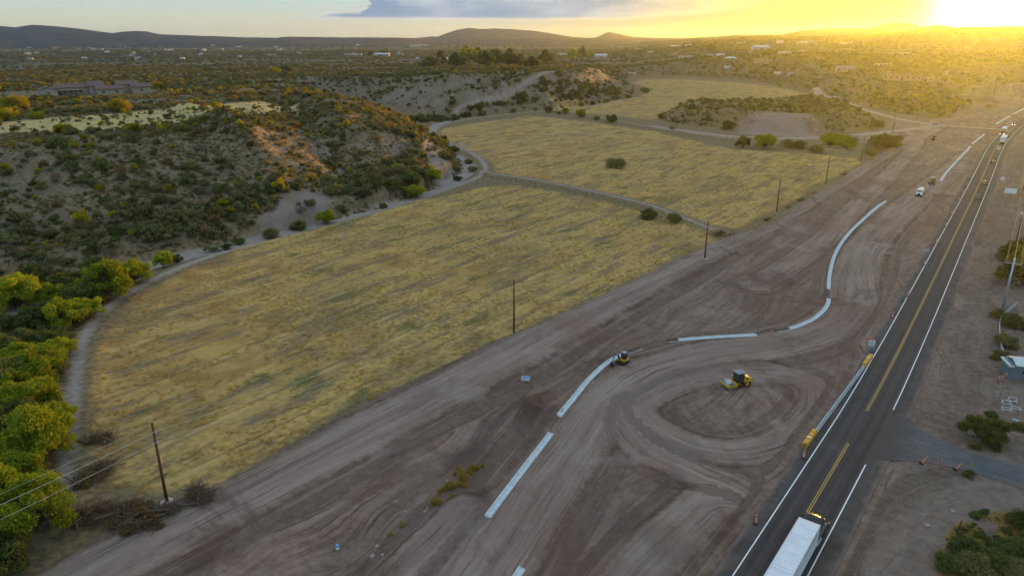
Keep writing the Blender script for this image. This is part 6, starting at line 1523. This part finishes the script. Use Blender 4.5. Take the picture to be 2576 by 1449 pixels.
def work_sign(u, v, face, label, lines, w=1.25, h=1.25, back=False):
    p = G0(u, v); z = hz(*p); e = empty('work_sign', (p[0], p[1], z), face)       # face looks to local -Y
    for sx in (-1, 1):
        for sy in (-1, 1): MB().box((sx * .42, sy * .5, .2), (.06, 1.0, .05), rz=sx * sy * .45).build('stand_leg', M_back, e)
    MB().box((0, .05, .9), (.06, .06, 1.7)).build('mast', M_back, e)
    b = MB().box((0, 0, 1.3), (w, .03, h), .01).build('panel', M_back if back else M_sign, e)
    for k, t in enumerate(lines):
        o = link('lettering', text_mesh(t, .21, M_txtb), b); o.location = (0, -.022, 1.3 + h / 2 - .22 - k * .27); o.rotation_euler = (math.pi / 2, 0, 0)
    for sx in (-1, 1):
        st = MB().cyl((0, .03, 1.3 + h / 2 - .1), (sx * .42, .03, 1.3 + h / 2 + .35), .012, .012, 6).build('flag_staff', M_back, e)
        g = []
        for i in range(5):
            for j in range(4): g.append((sx * (.30 + .11 * i), .03 + .05 * math.sin(i * 1.4 + j * .5), 1.3 + h / 2 + .42 - .125 * j))
        MB().add(g, [(i * 4 + j, i * 4 + j + 1, i * 4 + j + 5, i * 4 + j + 4) for i in range(4) for j in range(3)]).build('flag', M_flag, st)
    return tag(e, label, 'sign')
rface = math.atan2(0, 1)
work_sign(2191, 876, -R(12), 'white work zone sign with two red flags beside the barrier', ['FINES', 'DOUBLE', 'WORKERS', 'PRESENT'])
work_sign(2329, 640, -R(14) , 'edge lit sign with two red flags farther up the left shoulder', [], 1.25, 1.25, True)
def post_sign(u, v, w, h, z0, label, face, lines=(), posts=2, flag=False):
    p = G0(u, v); z = hz(*p); e = empty('road_sign', (p[0], p[1], z), face)
    for sx in ((-1, 1) if posts == 2 else (0,)): MB().box((sx * w * .33, .05, (z0 + h) / 2), (.1, .1, z0 + h)).build('post', M_back, e)
    b = MB().box((0, -.02, z0 + h / 2), (w, .04, h), .01).build('panel', M_sign, e)
    for k, t in enumerate(lines):
        o = link('lettering', text_mesh(t, h * .5, M_txtb), b); o.location = (0, -.047, z0 + h * .5 - k * .3); o.rotation_euler = (math.pi / 2, 0, 0)
    if flag: MB().box((.1, 0, z0 + h + .12), (w * .9, .03, .2), .01).build('red_tab', M_flag, e)
    return tag(e, label, 'sign')
post_sign(2520, 461, 1.5, 1.6, 1.2, 'small white square sign with a red top right of the highway', -R(20), ['D'], 1, True)
post_sign(2540, 492, 4.2, 2.0, 1.0, 'wide pale sign panel on two posts right of the highway', -R(24))
def marker(u, v, label):
    p = G0(u, v); e = empty('object_marker', (p[0], p[1], hz(*p)), R(20))
    MB().box((0, 0, .6), (.06, .05, 1.3)).build('post', M_back, e)
    b = MB().box((0, -.03, 1.35), (.32, .02, .95)).build('panel', simple('marker_yellow', (.65, .40, .02), .5), e)
    for k in range(3): MB().box((0, -.045, 1.05 + k * .3), (.40, .008, .1), ry=-.6).build('black_stripe', M_txtb, b)
    tag(e, label, 'marker')
marker(2441, 1186, 'yellow and black striped object marker on the side road edge')
def cone(u, v, label, h=.5):
    p = G0(u, v); e = empty('traffic_cone', (p[0], p[1], hz(*p)))
    MB().box((0, 0, .03), (.36, .36, .05)).build('base', M_rub, e); MB().cyl((0, 0, .05), (0, 0, h), .14, .04, 12).build('cone', M_or, e)
    tag(e, label, 'cone')
cone(2334, 1160, 'small orange cone right of the toppled channelizer'); cone(2360, 1163, 'second small orange cone along the side road edge')
def tube_post(u, v, h, col, label, name='delineator_post', top=None):
    p = G0(u, v); e = empty(name, (p[0], p[1], hz(*p)))
    MB().box((0, 0, .04), (.4, .4, .07)).build('base', M_rub, e); MB().cyl((0, 0, .05), (0, 0, h), .08, .06, 10).build('tube', col, e)
    MB().cyl((0, 0, h * .62), (0, 0, h * .78), .083, .08, 10).build('band', top or M_wh, e); tag(e, label, 'post')
tube_post(2521, 958, 1.4, M_or, 'orange post in front of the blue shed'); tube_post(2529, 951, 1.3, M_or, 'second orange post right behind the first by the shed'); tube_post(2511, 962, 1.5, simple('dark_red', (.25, .03, .04), .6), 'dark red post with a white top left of the orange posts')
M_stk = simple('stake_wood', (.45, .33, .18), .9); M_pk = simple('paint_orange', (.65, .10, .03), .9); M_gy = simple('ribbon_lime', (.35, .42, .03), .9)
for k, (u, v, c_, lb) in enumerate([(2095, 910, M_or, 'orange flagged stake above the road roller'), (2367, 1166, M_gy, 'lime flagged stake on the side road edge'), (2499, 1205, M_gy, 'lime tipped stake at the right of the side road'), (2370, 1255, M_gy, 'lime flagged stake in the gravel below the side road'), (2378, 1322, M_gy, 'lime flagged stake left of the fence posts'), (2338, 1376, M_gy, 'lime flagged stake at the edge of the corner lot'), (2240, 1360, M_pk, 'orange flagged stake in the gravel right of the highway'),
                                (2278, 1378, M_pk, 'second orange flagged stake right of the highway'), (2305, 1255, M_pk, 'orange flagged stake below the junction'), (1460, 1090, M_stk, 'bare wooden stake beside the straight curb'), (1925, 800, M_stk, 'bare wooden stake above the level curb'), (1480, 1175, M_stk, 'bare wooden stake left of the straight curb'), (1770, 840, M_stk, 'bare wooden stake above the level curb, left of the other'), (2490, 1125, M_gy, 'lime flagged stake above the side road')]):
    p = G0(u, v); e = empty('survey_stake', (p[0], p[1], hz(*p)), k * .7)
    MB().box((0, 0, .42), (.05, .025, .95), rx=.06 * (k % 3 - 1)).build('stake', M_stk, e)
    MB().box((.07, 0, .78), (.16, .01, .12), rz=.4).build('ribbon', c_, e); tag(e, lb, 'stake', 'survey stakes')

# ------------------------------------------------------------------ odds and ends on the ground
M_blue = simple('bucket_blue', (.01, .16, .42), .35); M_plw = simple('plastic_white', (.66, .70, .68), .4)
def water_cooler():
    p = G0(850, 1388); e = empty('drink_cooler', (p[0], p[1], hz(*p)), R(-40)); 
    MB().cyl((0, 0, .06), (0, .0, .52), .24, .27, 18).build('bucket', M_plw, e, True); MB().cyl((0, .0, .52), (0, 0, .66), .28, .28, 18).build('lid', M_blue, e); MB().cyl((-.1, 0, .66), (.1, 0, .66), .05, .05, 8).build('handle', M_plw, e)
    MB().box((-.45, -.2, .08), (.35, .3, .16), .03).build('black_bag', M_rub, e); MB().box((-.28, .18, .1), (.16, .12, .2), .03).build('bottle', M_plw, e)
    tag(e, 'blue lidded white cooler left on the dirt at the bottom', 'cooler')
water_cooler()
p = G0(1322, 960); e = empty('concrete_box', (p[0], p[1], hz(*p)), R(-8))
mb = MB()
for x in (-.72, .72): mb.box((x, 0, .28), (.12, 1.0, .5))
for y in (-.5, .5): mb.box((0, y, .28), (1.56, .12, .5))
mb.build('box_wall', M_conc, e); MB().box((0, 0, .42), (1.34, .88, .04)).build('grate', M_blue, e); MB().box((-.9, .05, .2), (.3, .8, .08), ry=.2).build('slab', M_conc, e)
tag(e, 'pale concrete drain box set in the swale', 'drain box')
def frame_stack():
    M_al = simple('white_frame', (.52, .55, .56), .4)
    for k, (u, v, lb, rx) in enumerate([(2530, 1020, 'white metal frame standing, left of the frame stack', .9), (2546, 1012, 'white metal frame, upper right of the frame stack', .9), (2530, 1036, 'white metal frame lying in front of the frame stack', .15), (2554, 1034, 'white metal frame lying at the right of the frame stack', .1)]):
        p = G0(u, v); e = empty('metal_frame', (p[0], p[1], hz(*p) + .45), R(-20)); e.rotation_euler = (rx * .35, 0, R(-20))
        for y in (-.45, .45): MB().box((0, y, .2), (1.3, .07, .07)).build('rail', M_al, e)
        for x in (-.62, .62): MB().box((x, 0, .2), (.07, .95, .07)).build('rail', M_al, e)
        for x in (-.6, .6):
            for y in (-.43, .43): MB().box((x, y, -.15), (.06, .06, .7)).build('leg', M_al, e)
        tag(e, lb, 'frame', 'white metal frames in the yard')
    p = G0(2555, 1058); o = MB().box((0, 0, .1), (.9, .4, .14), .05).build('plastic_tarp', simple('light_blue', (.25, .45, .52), .5)); o.location = (p[0], p[1], hz(*p)); o.rotation_euler = (0, 0, -.7); tag(o, 'folded light blue plastic sheet below the white frames', 'tarp')
    for (u, v, l, a, lb) in [(2552, 1090, 1.8, -.7, 'pale plank on the ground right of the big round bush'), (2560, 1078, 1.5, -.4, 'second pale plank by the yard debris')]:
        p = G0(u, v); o = MB().box((0, 0, .06), (l, .16, .06), .01).build('plank', M_stk); o.location = (p[0], p[1], hz(*p)); o.rotation_euler = (0, 0, a); tag(o, lb, 'plank')
frame_stack()
def shed():
    p = np.array(G0(2536, 952)); rz = R(-14); c, s_ = math.cos(rz), math.sin(rz); M_sh = simple('shed_blue_grey', (.10, .15, .18), .6, var=.06); M_sr = simple('shed_roof', (.50, .58, .60), .45, .2)
    e = empty('storage_shed', (p[0], p[1], hz(*p)), rz)
    MB().box((4.5, 2.0, 1.3), (9.0, 4.0, 3.0)).build('wall', M_sh, e)
    rf = MB().prism([(-.35, 2.78), (-.35, 2.92), (2.0, 3.5), (4.3, 2.92), (4.3, 2.78), (2.0, 3.34)], .7, 9.4).build('roof', M_sr, e)
    MB().box((.1, 2.0, 2.55), (.9, 4.2, .35), .03).build('end_trim', M_sr, e)
    for k in range(20): MB().box((.9 + .44 * k, .78, 3.235), (.05, 2.3, .05), rx=.242).build('roof_rib', M_sr, rf)
    for x in (2.3, 2.9): MB().box((x, -.03, 1.55), (.42, .06, .55)).build('window', M_win, e)
    MB().box((2.6, -.05, 1.55), (.1, .06, .65)).build('window_post', M_wh, e)
    MB().box((6.0, -.03, 1.0), (1.0, .06, 2.0)).build('door', M_sr, e)
    tag(e, 'blue grey storage shed with a pale metal roof at the right edge', 'shed')
shed()
def silt_fence():
    M_fab = simple('fence_fabric', (.22, .27, .30), .9); L = GL([(2556, 770), (2538, 785), (2514, 806), (2512, 830), (2514, 860), (2518, 885), (2527, 902)])
    P = resample(smooth_line(L), 1.1); z = height(P[:, 0], P[:, 1]); o0 = np.array([P[0][0], P[0][1], z[0]]); e = empty('silt_fence', tuple(o0))
    top = [np.array([p[0], p[1], zz + 1.1]) - o0 for p, zz in zip(P, z)]; bot = [np.array([p[0], p[1], zz - .05]) - o0 for p, zz in zip(P, z)]; n = len(P)
    MB().add(bot + top, [(i, i + 1, n + i + 1, n + i) for i in range(n - 1)]).build('fabric', M_fab, e)
    V, F = tube(top, [.045] * n, 5); MB().add(V, F).build('top_cord', M_wh, e)
    for i in range(0, n, 2): MB().box(tuple(bot[i] + np.array([.04, .03, .6])), (.05, .05, 1.3)).build('post', M_stk, e)
    tag(e, 'winding grey silt fence with a white top cord at the right edge', 'fence')
silt_fence()
for (u, v, h, tl, lb) in [(2403, 1372, 1.6, .05, 'thick dark fence post in the corner lot'), (2406, 1345, 2.3, .10, 'thin tall fence post behind the thick one'), (2397, 1392, 1.5, -.05, 'thin grey post nearest in the corner lot'), (2510, 1010, 2.6, .12, 'leaning dark post above the big round bush'), (2553, 838, 3.0, .08, 'thin black lamp post at the right edge')]:
    p = G0(u, v); e = empty('fence_post', (p[0], p[1], hz(*p))); e.rotation_euler = (0, tl, 0)
    MB().cyl((0, 0, -.3), (0, 0, h), .09 if 'thick' in lb else .05, .085 if 'thick' in lb else .04, 8).build('post', M_poled if 'grey' not in lb else M_steel, e); MB().cyl((0, 0, h), (0, 0, h + .06), .10, .05, 8).build('post_cap', M_poled, e)
    tag(e, lb, 'post', 'posts in the right hand yards')
# stones, bits of spoil
def rocks():
    rg = np.random.default_rng(55); M_rock = simple('pale_stone', (.27, .225, .19), .95, var=.3)
    protos = []
    for k in range(4):
        bm = bmesh.new(); bmesh.ops.create_icosphere(bm, subdivisions=2, radius=1.0)
        for v in bm.verts: v.co = v.co * (1 + .35 * (rg.random() - .5)); v.co.z *= .65
        me = bpy.data.meshes.new('stone'); bm.to_mesh(me); bm.free(); me.materials.append(M_rock); protos.append(me)
    ls = [(1188, 1488, .28), (1105, 1600, .3), (1092, 1635, .35), (1245, 1508, .22), (1900, 1250, .25), (1120, 1625, .22), (1160, 1470, .2), (2715, 1540, .4), (2790, 1496, .35), (2950, 1590, .5), (1310, 1410, .3), (1370, 1285, .25)]
    for k, (us, vs, r) in enumerate(ls):
        p = GT(us / 1.16456, vs / 1.16456); o = link('stone', protos[k % 4]); o.location = (p[0], p[1], p[2] + r * .2); o.scale = (r, r, r); o.rotation_euler = (0, 0, k)
        tag(o, 'pale loose stone lying on the %s' % ('graded dirt near the weeds' if us < 2000 else 'gravel near the corner lot'), 'stone', 'loose stones on the dirt' if us < 2000 else 'loose stones by the corner lot')
    n = 4200; s = rg.random(n) * 190; dd = rg.random(n) * 62 - 48; c = np.array(ROAD[1]); x = c[0] + RDIR[0] * (s - 30) + RNRM[0] * dd; y = c[1] + RDIR[1] * (s - 30) + RNRM[1] * dd
    k = inside(x, y, DIRT) & (seg_dist(x, y, ROAD)[0] > 6.6) & (seg_dist(x, y, SIDEROAD)[0] > 5) & (fbm(x, y, 9, 2, 91) > .44); x, y = x[k], y[k]; z = height(x, y); N = len(x)
    scatter('gravel_clods', np.c_[x, y, z + .02], (.035 + .10 * rg.random(N) ** 4), rg.random(N) * 6.28, rg.integers(0, 4, N), protos, 'loose clods and gravel over the graded dirt')
rocks()
# ------------------------------------------------------------------ evening haze
def build_haze():
    bm = bmesh.new(); bmesh.ops.create_cube(bm, size=1.0)
    me = bpy.data.meshes.new('haze'); bm.to_mesh(me); bm.free()
    o = bpy.data.objects.new('haze', me); scene.collection.objects.link(o)
    zlo, zhi = -10.5, 150.0
    o.scale = (19600, 11200, zhi - zlo); o.location = (0, 5000, (zlo + zhi) / 2)
    o['kind'] = 'stuff'; o['label'] = 'warm evening haze over the valley'
    m = bpy.data.materials.new('haze'); m.use_nodes = True; t = m.node_tree; t.nodes.clear()
    out = t.nodes.new('ShaderNodeOutputMaterial'); v = t.nodes.new('ShaderNodeVolumePrincipled')
    v.inputs['Color'].default_value = (0.56, 0.73, 1.0, 1)
    v.inputs['Density'].default_value = HAZE_DENSITY; v.inputs['Anisotropy'].default_value = HAZE_G
    t.links.new(v.outputs[0], out.inputs['Volume']); me.materials.append(m)
HAZE_DENSITY, HAZE_G = 4.2e-5, 0.80
build_haze()
